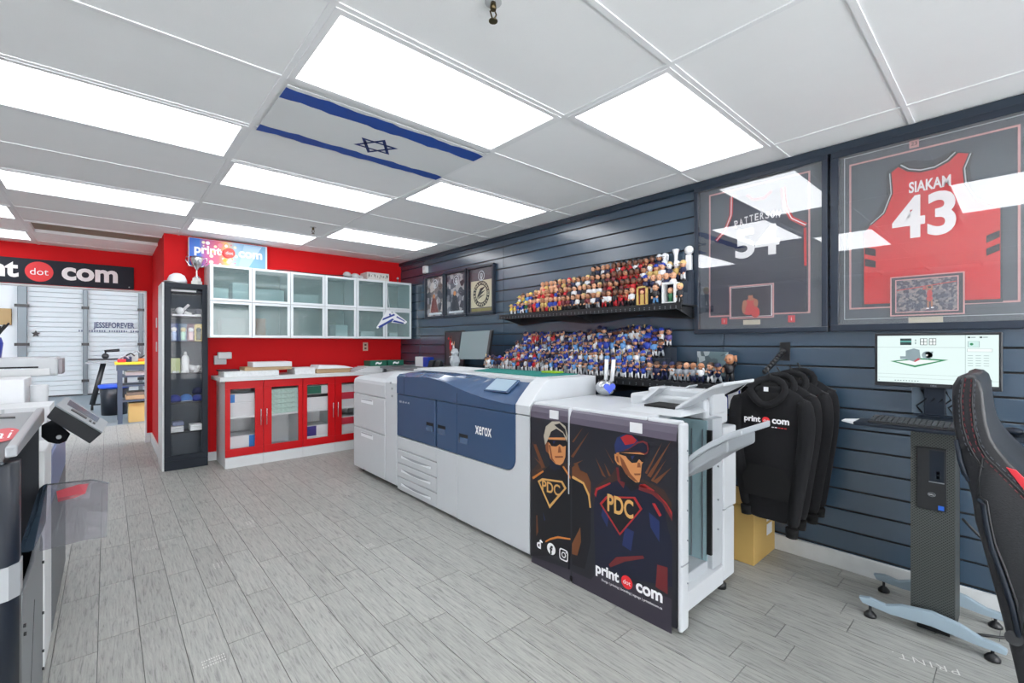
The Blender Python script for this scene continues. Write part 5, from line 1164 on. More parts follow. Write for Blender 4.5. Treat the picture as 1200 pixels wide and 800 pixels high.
for i, (x, y) in enumerate(((2.9, 4.75), (2.9, 4.6))): simple('card_reader', ('left small black card reader in front of the tilted screen', 'right small black card reader in front of the tilted screen')[i], 'card reader', MB().hexa([(x, y-.05, CT+.001), (x+.08, y-.05, CT+.001), (x+.08, y+.05, CT+.001), (x, y+.05, CT+.001), (x+.03, y-.05, CT+.09), (x+.06, y-.05, CT+.1), (x+.06, y+.05, CT+.1), (x+.03, y+.05, CT+.09)], BLACK), .004)
simple('dark_mat', 'flat dark grey mat on the side counter', 'mat', MB().box(2.74, 3.0, 4.3, 5.4, CT+.0005, CT+.008, mat('dark_mat_grey', (86, 92, 96), .6)))
# ================================================================ HOODIES, BOX
HB = mat('black_fleece', (14, 15, 19), 1.0, bump=.3, bscale=14)
HB2 = mat('black_fleece_lining', (7, 8, 10), .95)
t = thing('hanging_rail', 'black faceout rail on the slat wall carrying the hoodie hangers', 'rail', (XW-.25, 1.02, 1.2))
B('wall_plate', t, XW-.012, XW-.001, 1.0, 1.06, 1.25, 1.37, BLACK, .002); MB().tube([(XW-.01, 1.03, 1.31), (XW-.35, 1.0, 1.22), (XW-.47, .995, 1.19)], .009, BLACK, 8).build('arm', t)
m = MB()
for k in range(9): q = k/8; m.ball((XW-.04-.42*q, 1.03-.034*q, 1.314-.115*q), .014, BLACK, 6, 4)
m.build('notches', t)
def hoodie(x, yc, zt, lab, logo_on, s=1.0, rot=0, chg=0):
    t = thing('hoodie', lab, 'hoodie', (x, yc, zt-.84))
    m = MB(); N = 26; rows = []
    # torso cross-sections from hem to shoulders: (z, half width, half depth)
    prof = [(0, .135, .034), (.03, .15, .04), (.10, .16, .038), (.25, .165, .034), (.4, .175, .034), (.55, .19, .036), (.66, .205, .036), (.72, .17, .034), (.76, .10, .04), (.775, .065, .035)]
    rr = random.Random(int(x*1000))
    vs = []; fs = []
    for i, (z, hw, hd) in enumerate(prof):
        for k in range(N):
            a = 2*math.pi*k/N; f = 1+.22*math.sin(a*5+z*6+x*9)*(1 if z < .65 else .2)
            vs.append((x+math.sin(a)*hd*f, yc+math.cos(a)*hw*s+(z-.4)*.05*rot, zt-.80+z*1.0+.012*math.cos(a)*math.sin(z*8)))
    for i in range(len(prof)-1):
        for k in range(N): fs.append((i*N+k, i*N+(k+1) % N, (i+1)*N+(k+1) % N, (i+1)*N+k))
    fs.append(list(range(N))[::-1]); m.add(vs, fs, HB, True); bd = m.build('body', t, subsurf=1)
    MB().lathe((x, yc, 0), [(.001, 0)]*2, HB) if False else None
    for k, sl in ((1, .55), (-1, .62)):
        p = [(x, yc+k*.165*s, zt-.085), (x-.005, yc+k*.19*s, zt-.18), (x-.01, yc+k*.185*s, zt-.34), (x-.01, yc+k*.16*s, zt-.5), (x-.01, yc+k*.125*s, zt-.08-sl-.06), (x-.02, yc+k*.12*s, zt-.13-sl-.06)]
        MB().tube(p, [.042, .044, .041, .038, .035, .031], HB, 12).build('sleeve', t, subsurf=1)
        MB().tube([(x-.02, yc+k*.12*s, zt-.19-sl), (x-.02, yc+k*.118*s, zt-.24-sl)], [.033, .030], HB2, 12).build('cuff', t)
    # hood: two raised folds round a dark opening
    MB().tube([(x-.035, yc+.10, zt-.05), (x-.055, yc+.06, zt-.11), (x-.065, yc, zt-.145), (x-.055, yc-.06, zt-.11), (x-.035, yc-.10, zt-.05), (x+.0, yc-.07, zt+.0), (x+.02, yc, zt+.02), (x+.0, yc+.07, zt+.0), (x-.035, yc+.10, zt-.05)], .024, HB, 8, cap=False).build('hood', t, subsurf=1)
    MB().prism([(x-.045, yc+.06, zt-.08), (x-.055, yc, zt-.12), (x-.045, yc-.06, zt-.08), (x-.0, yc-.04, zt-.0), (x, yc+.04, zt-.0)], (.01, 0, 0), HB2).build('hood_opening', t)
    MB().tube([(x, yc+.19, zt-.10), (x, yc+.02, zt-.02), (x, yc, zt+.0), (x, yc, zt+.04), (x, yc+.012, zt+.06)], .004, BLACK, 6).tube([(x, yc, zt-.01), (x, yc-.19, zt-.10)], .004, BLACK, 6).build('hanger', t)
    m = MB(); m.poly([(x-.0605, yc-.11, zt-.66), (x-.0605, yc+.11, zt-.66), (x-.0605, yc+.13, zt-.56), (x-.0605, yc+.09, zt-.48), (x-.0605, yc-.09, zt-.48), (x-.0605, yc-.13, zt-.56)], HB2); m.build('pocket', t) if logo_on else None
    if logo_on:
        m = MB(); logo(m, Vector((x-.062, yc+.0, zt-.22)), RX, UZ, .235, INKW, INKR)
        for k in range(5): m.poly([(x-.062, yc-.03-k*.016, zt-.252), (x-.062, yc-.042-k*.016, zt-.252), (x-.062, yc-.042-k*.016, zt-.256), (x-.062, yc-.03-k*.016, zt-.256)], INKW if k < 2 else INKR)
        m.build('lettering', t); simple_l = MB().box(x-.061, x-.059, yc-.012, yc+.012, zt-.055, zt-.03, PAPER).build('neck_label', t)
    return t
hoodie(2.86, .965, 1.145, 'front black hoodie on the rail with the shop name across its chest', True)
hoodie(2.985, .955, 1.16, 'second black hoodie on the rail, right behind the printed one', False, .95)
hoodie(3.11, .93, 1.17, 'third black hoodie from the front of the rail', False, .95)
hoodie(3.235, .92, 1.18, 'rearmost black hoodie on the rail, nearest the slat wall', False, .9)
t = thing('cardboard_box', 'tall tan cardboard box on the floor under the hoodies', 'box', (3.13, 1.24, 0))
MB().box(2.95, 3.305, 1.085, 1.38, .001, .36, KRAFT).build('box_body', t, .003)
MB().hexa([(2.95, 1.085, .36), (3.305, 1.085, .36), (3.305, 1.09, .36), (2.95, 1.09, .36), (2.96, 1.16, .43), (3.29, 1.16, .43), (3.29, 1.165, .43), (2.96, 1.165, .43)], KRAFT).build('flap', t)
MB().hexa([(2.95, 1.375, .36), (3.305, 1.375, .36), (3.305, 1.38, .36), (2.95, 1.38, .36), (2.96, 1.40, .50), (3.29, 1.40, .50), (3.29, 1.405, .50), (2.96, 1.405, .50)], KRAFT).build('flap', t)
B('shipping_label', t, 3.16, 3.25, 1.0835, 1.085, .22, .33, PAPER); B('shipping_label', t, 3.16, 3.25, 1.0835, 1.085, .13, .20, PAPER); B('tape', t, 2.948, 2.95, 1.2, 1.26, 0.0, .36, mat('brown_tape', (150, 118, 66), .4))
# small striped flag hanging behind the hoodies
t = thing('small_flag', 'small white and blue flag hanging between the finisher and the hoodies', 'flag', onX(861, 470, 3.0)); q = [onX(851, 463, 3.0), onX(868, 457, 3.0), onX(868, 482, 3.0), onX(852, 478, 3.0)]
MB().prism(q, (.004, 0, 0), CL).build('cloth', t); m = MB()
for a, b_ in ((0, .12), (.85, .97)): m.poly([q[0].lerp(q[1], a)-Vector((.001, 0, 0)), q[0].lerp(q[1], b_)-Vector((.001, 0, 0)), q[3].lerp(q[2], b_)-Vector((.001, 0, 0)), q[3].lerp(q[2], a)-Vector((.001, 0, 0))], BI)
c = sum(q, Vector())/4-Vector((.0015, 0, 0))
for s_ in (1, -1): o_ = [c+RX*math.sin(a)*.02+UZ*math.cos(a)*.02*s_ for a in (0, 2*math.pi/3, 4*math.pi/3)]; i_ = [c+(p-c)*.65 for p in o_]; m.add(o_+i_, [(k, (k+1) % 3, (k+1) % 3+3, k+3) for k in range(3)], BI)
m.build('stripe', t); MB().tube([(3.0, c.y, c.z+.04), (3.0, c.y-.1, 1.13)], .002, WHITE, 6).build('string', t)
# ================================================================ COMPUTER STAND
PERC = bpy.data.materials.new('punched_metal'); PERC.use_nodes = True
def punched():
    nt = PERC.node_tree; b = nt.nodes['Principled BSDF']; tc = nt.nodes.new('ShaderNodeTexCoord'); mp = nt.nodes.new('ShaderNodeMapping')
    mp.inputs['Rotation'].default_value = (R(45), 0, 0); mp.inputs['Scale'].default_value = (110, 110, 110); nt.links.new(tc.outputs['Object'], mp.inputs[0])
    fr = nt.nodes.new('ShaderNodeVectorMath'); fr.operation = 'FRACTION'; nt.links.new(mp.outputs[0], fr.inputs[0])
    sb = nt.nodes.new('ShaderNodeVectorMath'); sb.operation = 'SUBTRACT'; sb.inputs[1].default_value = (.5, .5, .5); nt.links.new(fr.outputs[0], sb.inputs[0])
    ml = nt.nodes.new('ShaderNodeVectorMath'); ml.operation = 'MULTIPLY'; ml.inputs[1].default_value = (0, 1, 1); nt.links.new(sb.outputs[0], ml.inputs[0])
    ln = nt.nodes.new('ShaderNodeVectorMath'); ln.operation = 'LENGTH'; nt.links.new(ml.outputs[0], ln.inputs[0])
    lt = nt.nodes.new('ShaderNodeMath'); lt.operation = 'LESS_THAN'; lt.inputs[1].default_value = .3; nt.links.new(ln.outputs['Value'], lt.inputs[0])
    mx = nt.nodes.new('ShaderNodeMix'); mx.data_type = 'RGBA'; mx.inputs[6].default_value = lin((66, 71, 70))+(1,); mx.inputs[7].default_value = lin((12, 14, 15))+(1,); nt.links.new(lt.outputs[0], mx.inputs[0]); nt.links.new(mx.outputs[2], b.inputs['Base Color']); b.inputs['Roughness'].default_value = .5
punched()
def lit(name, rgb, e):      # a lit screen colour: dark panel that gives off light
    if name in MATS: return MATS[name]
    m = mat(name, rgb, .3); b = m.node_tree.nodes['Principled BSDF']; b.inputs['Base Color'].default_value = (.01, .01, .01, 1)
    b.inputs['Emission Color'].default_value = lin(rgb)+(1,); b.inputs['Emission Strength'].default_value = e; return m
TX0, TY0, TY1 = 2.885, .198, .352
t = thing('computer_stand', 'dark punched-metal computer column on pale curved feet before the slat wall', 'computer stand', (3.0, .275, 0))
m = MB(); m.box(TX0, TX0+.004, TY0, TY1, .035, .985, PERC).box(TX0+.004, 3.12, TY0, TY0+.004, .035, .985, PERC).box(TX0+.004, 3.12, TY1-.004, TY1, .035, .985, PERC).box(3.11, 3.12, TY0+.004, TY1-.004, .035, .985, CHAR).box(TX0, 3.12, TY0, TY1, .985, .99, CHAR); m.build('column', t)
B('inner_foot', t, TX0+.03, 3.1, TY0+.02, TY1-.02, .001, .035, BLACK)
def foot(x):
    P_ = [(x, .545, .085), (x, .50, .095), (x, .44, .085), (x, .38, .11), (x, .275, .125), (x, .18, .11), (x, .11, .08), (x, .06, .075), (x, .035, .065), (x, .04, .045), (x, .12, .045), (x, .275, .06), (x, .42, .05), (x, .53, .06)]
    f_ = MB().prism(P_, (.03, 0, 0), GREYBLUE).build('foot_bar', t, .004)
    for y in (.50, .08): MB().lathe((x+.015, y, 0), [(.026, .001), (.026, .012), (.012, .028), (.006, .03), (.006, .06)], BLACK, 12).build('levelling_pad', f_)
foot(2.83); foot(3.17)
B('cross_bar', t, 2.86, 3.17, .255, .295, .07, .10, GREYBLUE)
B('back_post', t, 3.12, 3.16, .24, .31, .1, .97, CHAR)
m = MB(); m.box(TX0-.02, TX0+.0, TY0+.02, TY0+.125, .60, .845, BLACK); pc_ = thing('desktop_computer', 'slim black desktop computer held in the punched column', 'computer', (TX0-.01, .27, .585))
fz = B('front_face', pc_, TX0-.012, TX0-.002, TY0+.028, TY0+.13, .585, .875, mat('pc_black', (24, 26, 30), .35), .002)
B('drive_panel', pc_, TX0-.0135, TX0-.012, TY0+.035, TY0+.085, .72, .865, CHAR); B('silver_line', pc_, TX0-.0145, TX0-.0135, TY0+.035, TY0+.088, .715, .72, STEEL)
m = MB(); disc(m, (TX0-.0128, TY0+.078, .658), RX, UZ, .014, STEEL, 20, r2=.0115, ry=.010); put_text(m, 'DELL', (TX0-.0128, TY0+.078, .658), RX, UZ, INKW, width=.018, bold=.02); m.build('emblem', pc_)
B('blue_sticker', pc_, TX0-.0135, TX0-.012, TY0+.036, TY0+.056, .592, .612, mat('sticker_blue', (30, 90, 190), .4)); MB().box(TX0-.0135, TX0-.012, TY0+.05, TY0+.062, .755, .768, STEEL).box(TX0-.0135, TX0-.012, TY0+.05, TY0+.062, .735, .748, STEEL).build('port', pc_)
# tray, keyboard, monitor
t2 = thing('keyboard_tray', 'long narrow dark tray arm with a silver tip at the computer column', 'tray', (2.8, .25, .96))
MB().box(2.72, 2.884, -.2, .545, .965, .982, CHAR).build('tray_plate', t2, .004); MB().hexa([(2.73, .545, .968), (2.86, .545, .968), (2.82, .60, .972), (2.76, .60, .972), (2.73, .545, .98), (2.86, .545, .98), (2.82, .60, .978), (2.76, .60, .978)], mat('tip_silver', (226, 228, 230), .3)).build('silver_tip', t2, .002)
B('arm_bracket', t2, 2.86, 2.885, .24, .31, .955, .965, CHAR)
kb = thing('keyboard', 'black keyboard lying on the tray in front of the monitor', 'keyboard', (2.79, .33, .983)); MB().hexa([(2.73, .14, .983), (2.86, .14, .983), (2.86, .49, .983), (2.73, .49, .983), (2.73, .14, .993), (2.86, .14, 1.004), (2.86, .49, 1.004), (2.73, .49, .993)], BLACK).build('case', kb, .002)
m = MB(); KY = mat('key_grey', (58, 62, 66), .5)
for r_ in range(5):
    for k in range(17): x = 2.737+r_*.024; y = .15+k*.0196; z = .9945+r_*.0021; m.box(x, x+.02, y, y+.016, z, z+.006, KY)
o = m.build('keys', kb); o['kind'] = 'stuff'
ms = simple('computer_mouse', 'dark computer mouse on the right end of the tray', 'mouse', MB().ball((2.80, .02, 1.0), .032, CHAR, 12, 7, zs=.5), 0)
ph_ = simple('black_device', 'flat black device with buttons on the right part of the tray', 'device', MB().box(2.75, 2.85, -.16, -.02, .9825, .995, BLACK).box(2.76, 2.78, -.12, -.04, .995, 1.0, CHAR), .003)
mt = thing('computer_monitor', 'lit wide computer monitor mounted before the slat wall', 'monitor', (3.1, .29, 1.0))
y0_, y1_, z0, z1 = .055, .525, 1.138, 1.415
B('bezel', mt, 3.10, 3.13, y0_, y1_, z0, z1, mat('bezel_black', (30, 33, 38), .35), .004)
B('neck', mt, 3.13, 3.16, .25, .33, .995, 1.25, CHAR, .003); B('back_plate', mt, 3.1, 3.165, .19, .37, .992, 1.0, CHAR)
B('cable_panel', mt, 3.155, 3.165, .17, .38, 1.0, 1.14, mat('panel_blue_grey', (86, 102, 116), .5))
ya, yb_ = y1_-.012, y0_+.012; za, zb_ = z0+.022, z1-.012
sc = B('screen', mt, 3.0985, 3.10, yb_, ya, za, zb_, lit('screen_white', (222, 240, 238), .62))
def sp(u, v, k=1): return Vector((3.0985-.0004*k, ya+(yb_-ya)*u, zb_+(za-zb_)*v))
def srect(m, u0, v0, u1, v1, mm, k=1): m.poly([sp(u0, v0, k), sp(u1, v0, k), sp(u1, v1, k), sp(u0, v1, k)], mm)
e_ = lambda n, c: lit('screen_'+n, c, .62)
LN = e_('line', (150, 170, 172)); SG = e_('green', (22, 130, 80)); SGY = e_('grey', (104, 116, 128)); SW = e_('white_ui', (236, 242, 242)); SD = e_('dark', (40, 62, 62)); SR = e_('red', (190, 80, 90))
m = MB(); srect(m, 0, .245, .75, .252, LN); srect(m, .75, 0, .754, .93, LN); srect(m, 0, .9, 1, .905, LN); srect(m, 0, .82, .75, .825, LN)
srect(m, .21, .06, .31, .2, SD); srect(m, .21, .11, .31, .14, e_('teal', (90, 170, 160)), 2)
for a in (.385, .46): srect(m, a, .06, a+.06, .2, SD); [srect(m, a+.006+.028*i, .07+.065*j, a+.028+.028*i, .125+.065*j, SW, 2) for i in (0, 1) for j in (0, 1)]
srect(m, .34, .08, .352, .12, LN); srect(m, .34, .14, .352, .18, LN)
m.poly([sp(.12, .55, 2), sp(.37, .47, 2), sp(.62, .50, 2), sp(.34, .67, 2)], SG); m.poly([sp(.17, .555, 3), sp(.37, .50, 3), sp(.55, .52, 3), sp(.34, .63, 3)], SW)
m.poly([sp(.26, .32, 4), sp(.33, .27, 4), sp(.38, .3, 4), sp(.39, .48, 4), sp(.33, .55, 4), sp(.26, .5, 4)], SGY); disc(m, sp(.445, .41, 4), RX, UZ, .02, SGY); m.poly([sp(.43, .35, 4), sp(.495, .33, 4), sp(.49, .45, 4), sp(.44, .47, 4)], SGY); disc(m, sp(.443, .41, 5), RX, UZ, .004, SW); m.poly([sp(.37, .47, 5), sp(.39, .5, 5), sp(.34, .56, 5), sp(.33, .54, 5)], SR); srect(m, .21, .44, .26, .5, SGY, 4)
for a in (.77, .86): srect(m, a, .03, a+.02, .06, SD); srect(m, a+.025, .035, a+.06, .055, LN)
srect(m, .77, .12, .86, .24, LN); srect(m, .775, .125, .855, .235, e_('pane', (200, 230, 226)), 2); disc(m, sp(.8, .18, 3), RX, UZ, .006, SG); srect(m, .765, .27, .955, .33, LN); srect(m, .768, .275, .952, .325, SW, 2)
for j in range(5):
    for i in range(3): srect(m, .77+.06*i, .4+.05*j, .81+.06*i, .41+.05*j, LN)
srect(m, .89, .87, .95, .915, SD, 2)
for i in range(9): srect(m, .16+.025*i, .95, .172+.025*i, .97, SGY)
srect(m, .012, .95, .02, .97, SGY); m.build('screen_content', sc)
m = MB(); put_text(m, 'DELL', (3.0995, .29, z0+.011), RX, UZ, STEEL, height=.008, bold=.02); m.build('emblem', mt)
for k in range(5):
    y = .22+k*.03; MB().tube([(3.15, y, 1.12), (3.13, y-.02, 1.08), (3.14, y+.02, 1.04), (3.15, y, 1.005)], .004, BLACK, 6).build('cable', mt)
m = MB(); m.tube([(3.14, .19, .5), (3.20, .12, .40), (3.24, .0, .22), (3.25, -.12, .06), (3.2, -.3, .006), (3.1, -.5, .006)], .006, BLACK, 6); simple('power_cable', 'black cable running from the computer column down along the slat wall', 'cable', m)
m = MB(); m.tube([(3.02, .15, .006), (3.08, .06, .006), (3.17, -.02, .006), (3.2, -.12, .006)], .006, BLACK, 6); simple('power_cable', 'short black cable lying on the floor by the right pad of the stand', 'cable', m)
# ================================================================ GAMING CHAIR, seen side-on, facing right
LEA = mat('black_leather', (17, 19, 25), .4, bump=.12, bscale=260); LER = mat('red_leather', (200, 44, 56), .42); THR = mat('red_thread', (112, 40, 50), .7); THG = mat('grey_thread', (76, 80, 88), .7)
CX = 1.62
def K(x, y, X=CX): return onX(1040+x/2.106, 420+y/2.106, X)
t = thing('gaming_chair', 'black leather gaming chair with red inserts, cut by the right edge', 'chair', (1.85, -.35, 0))
out = [(158, 95), (160, 66), (172, 46), (190, 39), (212, 42), (228, 55), (236, 80), (240, 120), (246, 160), (256, 195), (272, 222), (300, 255), (345, 300), (420, 380), (520, 520), (560, 700), (560, 900), (340, 900), (322, 800), (308, 740), (290, 670), (272, 600), (250, 520), (232, 455), (216, 400), (208, 345), (196, 300), (180, 250), (168, 195), (160, 145)]
pts = [K(*p) for p in out]
def loftX(name, pts, xs_, m_, parent, bev=.01, smooth=True):
    """loft an outline in planes X = x, shrinking it by s about its middle"""
    c = sum(pts, Vector())/len(pts); mb = MB(); n = len(pts); vs = []
    for x, s_ in xs_: vs += [Vector((x, c.y+(p.y-c.y)*s_[0], c.z+(p.z-c.z)*s_[1])) for p in pts]
    fs = [(i*n+k, i*n+(k+1) % n, (i+1)*n+(k+1) % n, (i+1)*n+k) for i in range(len(xs_)-1) for k in range(n)]
    fs += [list(range(n))[::-1], list(range(len(vs)-n, len(vs)))]; mb.add(vs, fs, m_, smooth); return mb.build(name, parent, bev)
bk = loftX('backrest', pts, [(CX, (.985, .985)), (CX+.012, (1, 1)), (CX+.10, (1, 1)), (CX+.16, (.93, .98)), (CX+.34, (.93, .98)), (CX+.40, (1, 1)), (CX+.49, (.99, .985))], LEA, t, .006)
def seam(ps, m_, r, X=CX-.001): MB().tube([K(x, y, X) for x, y in ps], r, m_, 6).build('stitching', bk)
def dash(ps, m_, X):
    P_ = [K(x, y, X) for x, y in ps]; mb = MB()
    for a, b_ in zip(P_[:-1], P_[1:]):
        n = max(1, int((b_-a).length/.012))
        for k in range(n): mb.tube([a.lerp(b_, (k+.1)/n), a.lerp(b_, (k+.7)/n)], .0011, m_, 4)
    o = mb.build('stitching', bk); return o
seam([(188, 46), (180, 100), (184, 160), (196, 205), (214, 240), (236, 270)], BLACK, .0022); seam([(212, 48), (208, 110), (214, 170), (226, 215), (246, 246), (290, 290), (345, 345)], BLACK, .0022)
dash([(183, 50), (175, 100), (179, 160), (191, 207), (209, 243)], THG, CX-.002); dash([(193, 48), (185, 100), (189, 158), (201, 203), (219, 236)], THR, CX-.002)
dash([(207, 50), (203, 110), (209, 170), (221, 217), (241, 250), (286, 295), (340, 350)], THR, CX-.002); dash([(217, 50), (213, 110), (219, 168), (231, 211), (252, 241), (296, 284), (345, 335)], THG, CX-.002)
seam([(236, 245), (226, 290), (226, 340)], BLACK, .002); seam([(226, 340), (244, 352), (252, 400), (264, 455), (290, 520), (318, 600), (334, 680)], BLACK, .003); seam([(222, 345), (236, 360), (244, 410), (258, 470), (284, 540), (310, 620), (326, 700)], CHAR, .006)
MB().prism([K(292, 268, CX-.004), K(318, 276, CX-.004), K(360, 318, CX-.004), K(356, 348, CX-.004)], (.006, 0, 0), LER).build('red_insert', bk, .001)
loftX('side_bolster', [K(x, y, CX+.38) for x, y in [(250, 215), (262, 208), (282, 222), (300, 245), (318, 290), (345, 330), (330, 340), (290, 270)]], [(CX+.36, (.95, .95)), (CX+.40, (1, 1)), (CX+.44, (.95, .95))], LEA, t, .004)
MB().tube([K(x, y, CX+.36) for x, y in ((254, 210), (275, 220), (294, 240), (308, 275), (316, 300))], .004, LER, 6).build('piping', bk)
MB().tube([K(170, 200, CX+.003), K(178, 250, CX-.004), K(190, 285, CX-.004), K(200, 300, CX+.003)], .005, CHAR, 8).build('belt_slot_trim', bk)
MB().prism([K(264, 495, CX-.003), K(272, 498, CX-.003), K(284, 530, CX-.003), K(276, 528, CX-.003)], (.004, 0, 0), mat('label_tan', (190, 176, 150), .6)).build('side_tag', bk)
MB().tube([K(312, 690, CX-.008), K(312, 690, CX+.03)], .016, BLACK, 16).build('recline_hinge', t)
zb = .46
MB().box(CX-.02, CX+.52, -.88, -.25, zb-.07, zb+.03, LEA).build('seat', t, .04, 3)
for x in (CX-.03, CX+.53): 
    MB().box(x-.02, x+.02, -.62, -.55, zb-.04, zb+.2, BLACK).box(x-.045, x+.045, -.72, -.45, zb+.2, zb+.235, BLACK).build('armrest', t, .01)
MB().tube([(CX+.25, -.55, zb-.08), (CX+.25, -.55, .1)], .03, BLACK, 12).build('gas_lift', t)
for k in range(5):
    a = 2*math.pi*k/5+.3; ex, ey = CX+.25+.27*math.cos(a), -.55+.27*math.sin(a)
    MB().tube([(CX+.25, -.55, .12), (ex, ey, .085)], [.032, .02], BLACK, 8).build('base_leg', t); MB().tube([(ex-.012, ey, .028), (ex+.012, ey, .028)], .027, BLACK, 14).tube([(ex, ey, .05), (ex, ey, .09)], .01, BLACK, 8).build('caster', t)
# ================================================================ LEFT FOREGROUND: FINISHING MACHINES
XM = -.19
DN = mat('machine_navy_black', (14, 22, 34), .35); LG = mat('machine_light_grey', (128, 134, 138), .4); SIL = mat('machine_silver', (158, 162, 166), .35, metal=.3); DGY = mat('machine_mid_grey', (122, 127, 130), .45); HOL = mat('machine_hollow', (16, 24, 34), .6)
t = thing('laminating_machine', 'tall dark finishing machine with grey lid and red round logo, left foreground', 'machine', (-.55, 2.25, 0))
m = MB(); pr = [(XM-.85, 1.90), (XM-.05, 1.90), (XM-.02, 1.91), (XM, 1.935), (XM, 1.985), (XM-.02, 1.99), (XM-.85, 1.99)]
m.prism([(x, y, .02) for x, y in pr], (0, 0, 1.0), DN, True); m.build('front_column', t)
m = MB(); pr2 = [(x+(.003 if x > -.9 else 0), y-.003 if y < 1.95 else y) for x, y in pr]
m.prism([(x, y, .635) for x, y in pr2], (0, 0, .095), SIL); m.build('silver_band', t)
B('band_seam', t, XM-.6, XM-.05, 1.8965, 1.899, .66, .664, DGY)
MB().box(XM-.85, XM-.30, 1.99, 2.62, .02, 1.04, HOL).box(XM-.30, XM-.012, 2.60, 2.62, .02, 1.04, HOL).build('inner_housing', t)
MB().prism([(XM, 1.99, .02), (XM, 2.60, .02), (XM, 2.60, .58), (XM, 2.52, .64), (XM, 2.30, .60), (XM, 2.02, .60), (XM, 1.99, .52)], (-.012, 0, 0), DGY).build('side_panel', t, .003)
B('slot', t, XM, XM+.001, 2.30, 2.31, .22, .42, BLACK) if False else MB().prism([(XM+.001, 2.18, .16), (XM+.001, 2.19, .16), (XM+.001, 2.32, .46), (XM+.001, 2.31, .46)], (-.002, 0, 0), BLACK).build('slot', t)
for y, z in ((2.03, .50), (2.04, .47), (2.57, .5), (2.57, .3), (2.57, .15), (2.57, .08)): MB().tube([(XM+.006, y, z), (XM-.002, y, z)], .006, BLACK, 8).build('bolt', t)
MB().hexa([(XM-.85, 1.905, 1.02), (XM-.026, 1.905, 1.02), (XM-.026, 2.24, 1.02), (XM-.85, 2.24, 1.02), (XM-.85, 1.905, 1.03), (XM-.026, 1.905, 1.03), (XM-.026, 2.24, 1.072), (XM-.85, 2.24, 1.072)], mat('lid_black', (40, 46, 54), .35)).build('front_lid', t, .003)
MB().hexa([(XM-.85, 2.24, 1.04), (XM-.026, 2.24, 1.04), (XM-.026, 2.64, 1.04), (XM-.85, 2.64, 1.04), (XM-.85, 2.25, 1.07), (XM-.026, 2.25, 1.07), (XM-.026, 2.64, 1.09), (XM-.85, 2.64, 1.09)], LG).build('lid', t, .005)
MB().hexa([(XM-.024, 1.90, 1.04), (XM, 1.91, 1.04), (XM, 2.66, 1.04), (XM-.024, 2.66, 1.04), (XM-.024, 1.90, 1.072), (XM, 1.92, 1.072), (XM, 2.66, 1.10), (XM-.024, 2.66, 1.10)], SIL).build('edge_rail', t, .005)
m = MB(); c = onZ(3, 514, 1.055); sl = Vector((0, .335, .042)).normalized(); c.z = 1.0315+(c.y-1.905)*.1254; disc(m, c, RY, sl, .038, mat('logo_red', (200, 40, 56), .4), ry=.085); put_text(m, 'ai', c+Vector((.0, 0, .001)), RY, sl, INKW, width=.04, height=.09, bold=-.01); m.build('logo', t)
MB().hexa([onZ(0, 489, 1.083)+Vector((-.1, -.01, 0)), onZ(18, 490, 1.083), onZ(18, 488.5, 1.084), onZ(0, 487, 1.084)+Vector((-.1, 0, 0))]+[p+Vector((0, 0, .004)) for p in (onZ(0, 489, 1.083)+Vector((-.1, -.01, 0)), onZ(18, 490, 1.083), onZ(18, 488.5, 1.084), onZ(0, 487, 1.084)+Vector((-.1, 0, 0)))], BLACK).build('lid_grip', t)
# catch plate and film
pl_ = [at(27, 645, 1.42), at(40, 644, 1.42), at(54, 612, 1.62), at(56, 566, 1.78), at(51, 570, 1.78)]
MB().prism(pl_, (-.012, 0, -.004), mat('catch_plate', (60, 76, 92), .25, metal=.3)).build('catch_plate', t, .002)
A1, A2, A3, A4 = at(53, 568, 1.80), at(108, 562, 1.80), at(127, 566, 1.78), at(125, 629, 1.52)
A5, A6 = at(98, 633, 1.50), at(46, 646, 1.46)
MB().prism([A1, A2, A3, A4, A5, A6], (0, 0, .003), FILM).build('clear_film_tray', t)
MB().prism([at(66, 576, 1.745), at(92, 568, 1.77), at(104, 567, 1.775), at(100, 578, 1.72), at(88, 583, 1.70), at(68, 588, 1.69)], (0, 0, .002), mat('red_reflection', (196, 70, 84), .3)).build('red_reflection', t)  # red reflection on the film, painted in as a flat patch
MB().tube([A1, A2, A3], .003, DGY, 6).build('film_edge', t)
# tilted control box on a black bracket
def cb(px, py, d): return at(px, py, d)
t = thing('control_panel', 'grey control box with tilted display hanging off the dark machine', 'control panel', at(85, 500, 1.86))
a_, b_, c_, d_ = at(78, 466, 1.98), at(125.5, 496, 1.90), at(119, 508, 1.78), at(64, 476, 1.84)
dn = (at(52, 489, 1.80)-d_); 
lo_ = [d_+dn*.0+Vector((0, 0, 0)) for _ in range(0)]
D1_, C1_ = at(54, 489, 1.80), at(105, 520, 1.745)
A1_, B1_ = D1_+(a_-d_), C1_+(b_-c_)
MB().hexa([D1_, C1_, B1_, A1_, d_, c_, b_, a_], mat('control_dark', (12, 16, 22), .6)).build('housing', t, .003)
nn = (b_-a_).cross(d_-a_).normalized(); nn = nn if nn.z > 0 else -nn
def lp(u, v, k=0): return (a_.lerp(b_, u)).lerp(d_.lerp(c_, u), v)+nn*(.001+k*.001)
MB().prism([lp(0, 0), lp(1, 0), lp(1, 1), lp(0, 1)], nn*.006, LG).build('face_plate', t, .001)
MB().prism([lp(.1, .14, 6.2), lp(.82, .14, 6.2), lp(.82, .55, 6.2), lp(.14, .55, 6.2)], nn*.001, mat('lcd_dark', (74, 86, 96), .1)).build('display', t)
m = MB(); m.prism([lp(.28, .66, 6.2), lp(.62, .66, 6.2), lp(.62, .78, 6.2), lp(.28, .78, 6.2)], nn*.003, BLACK)
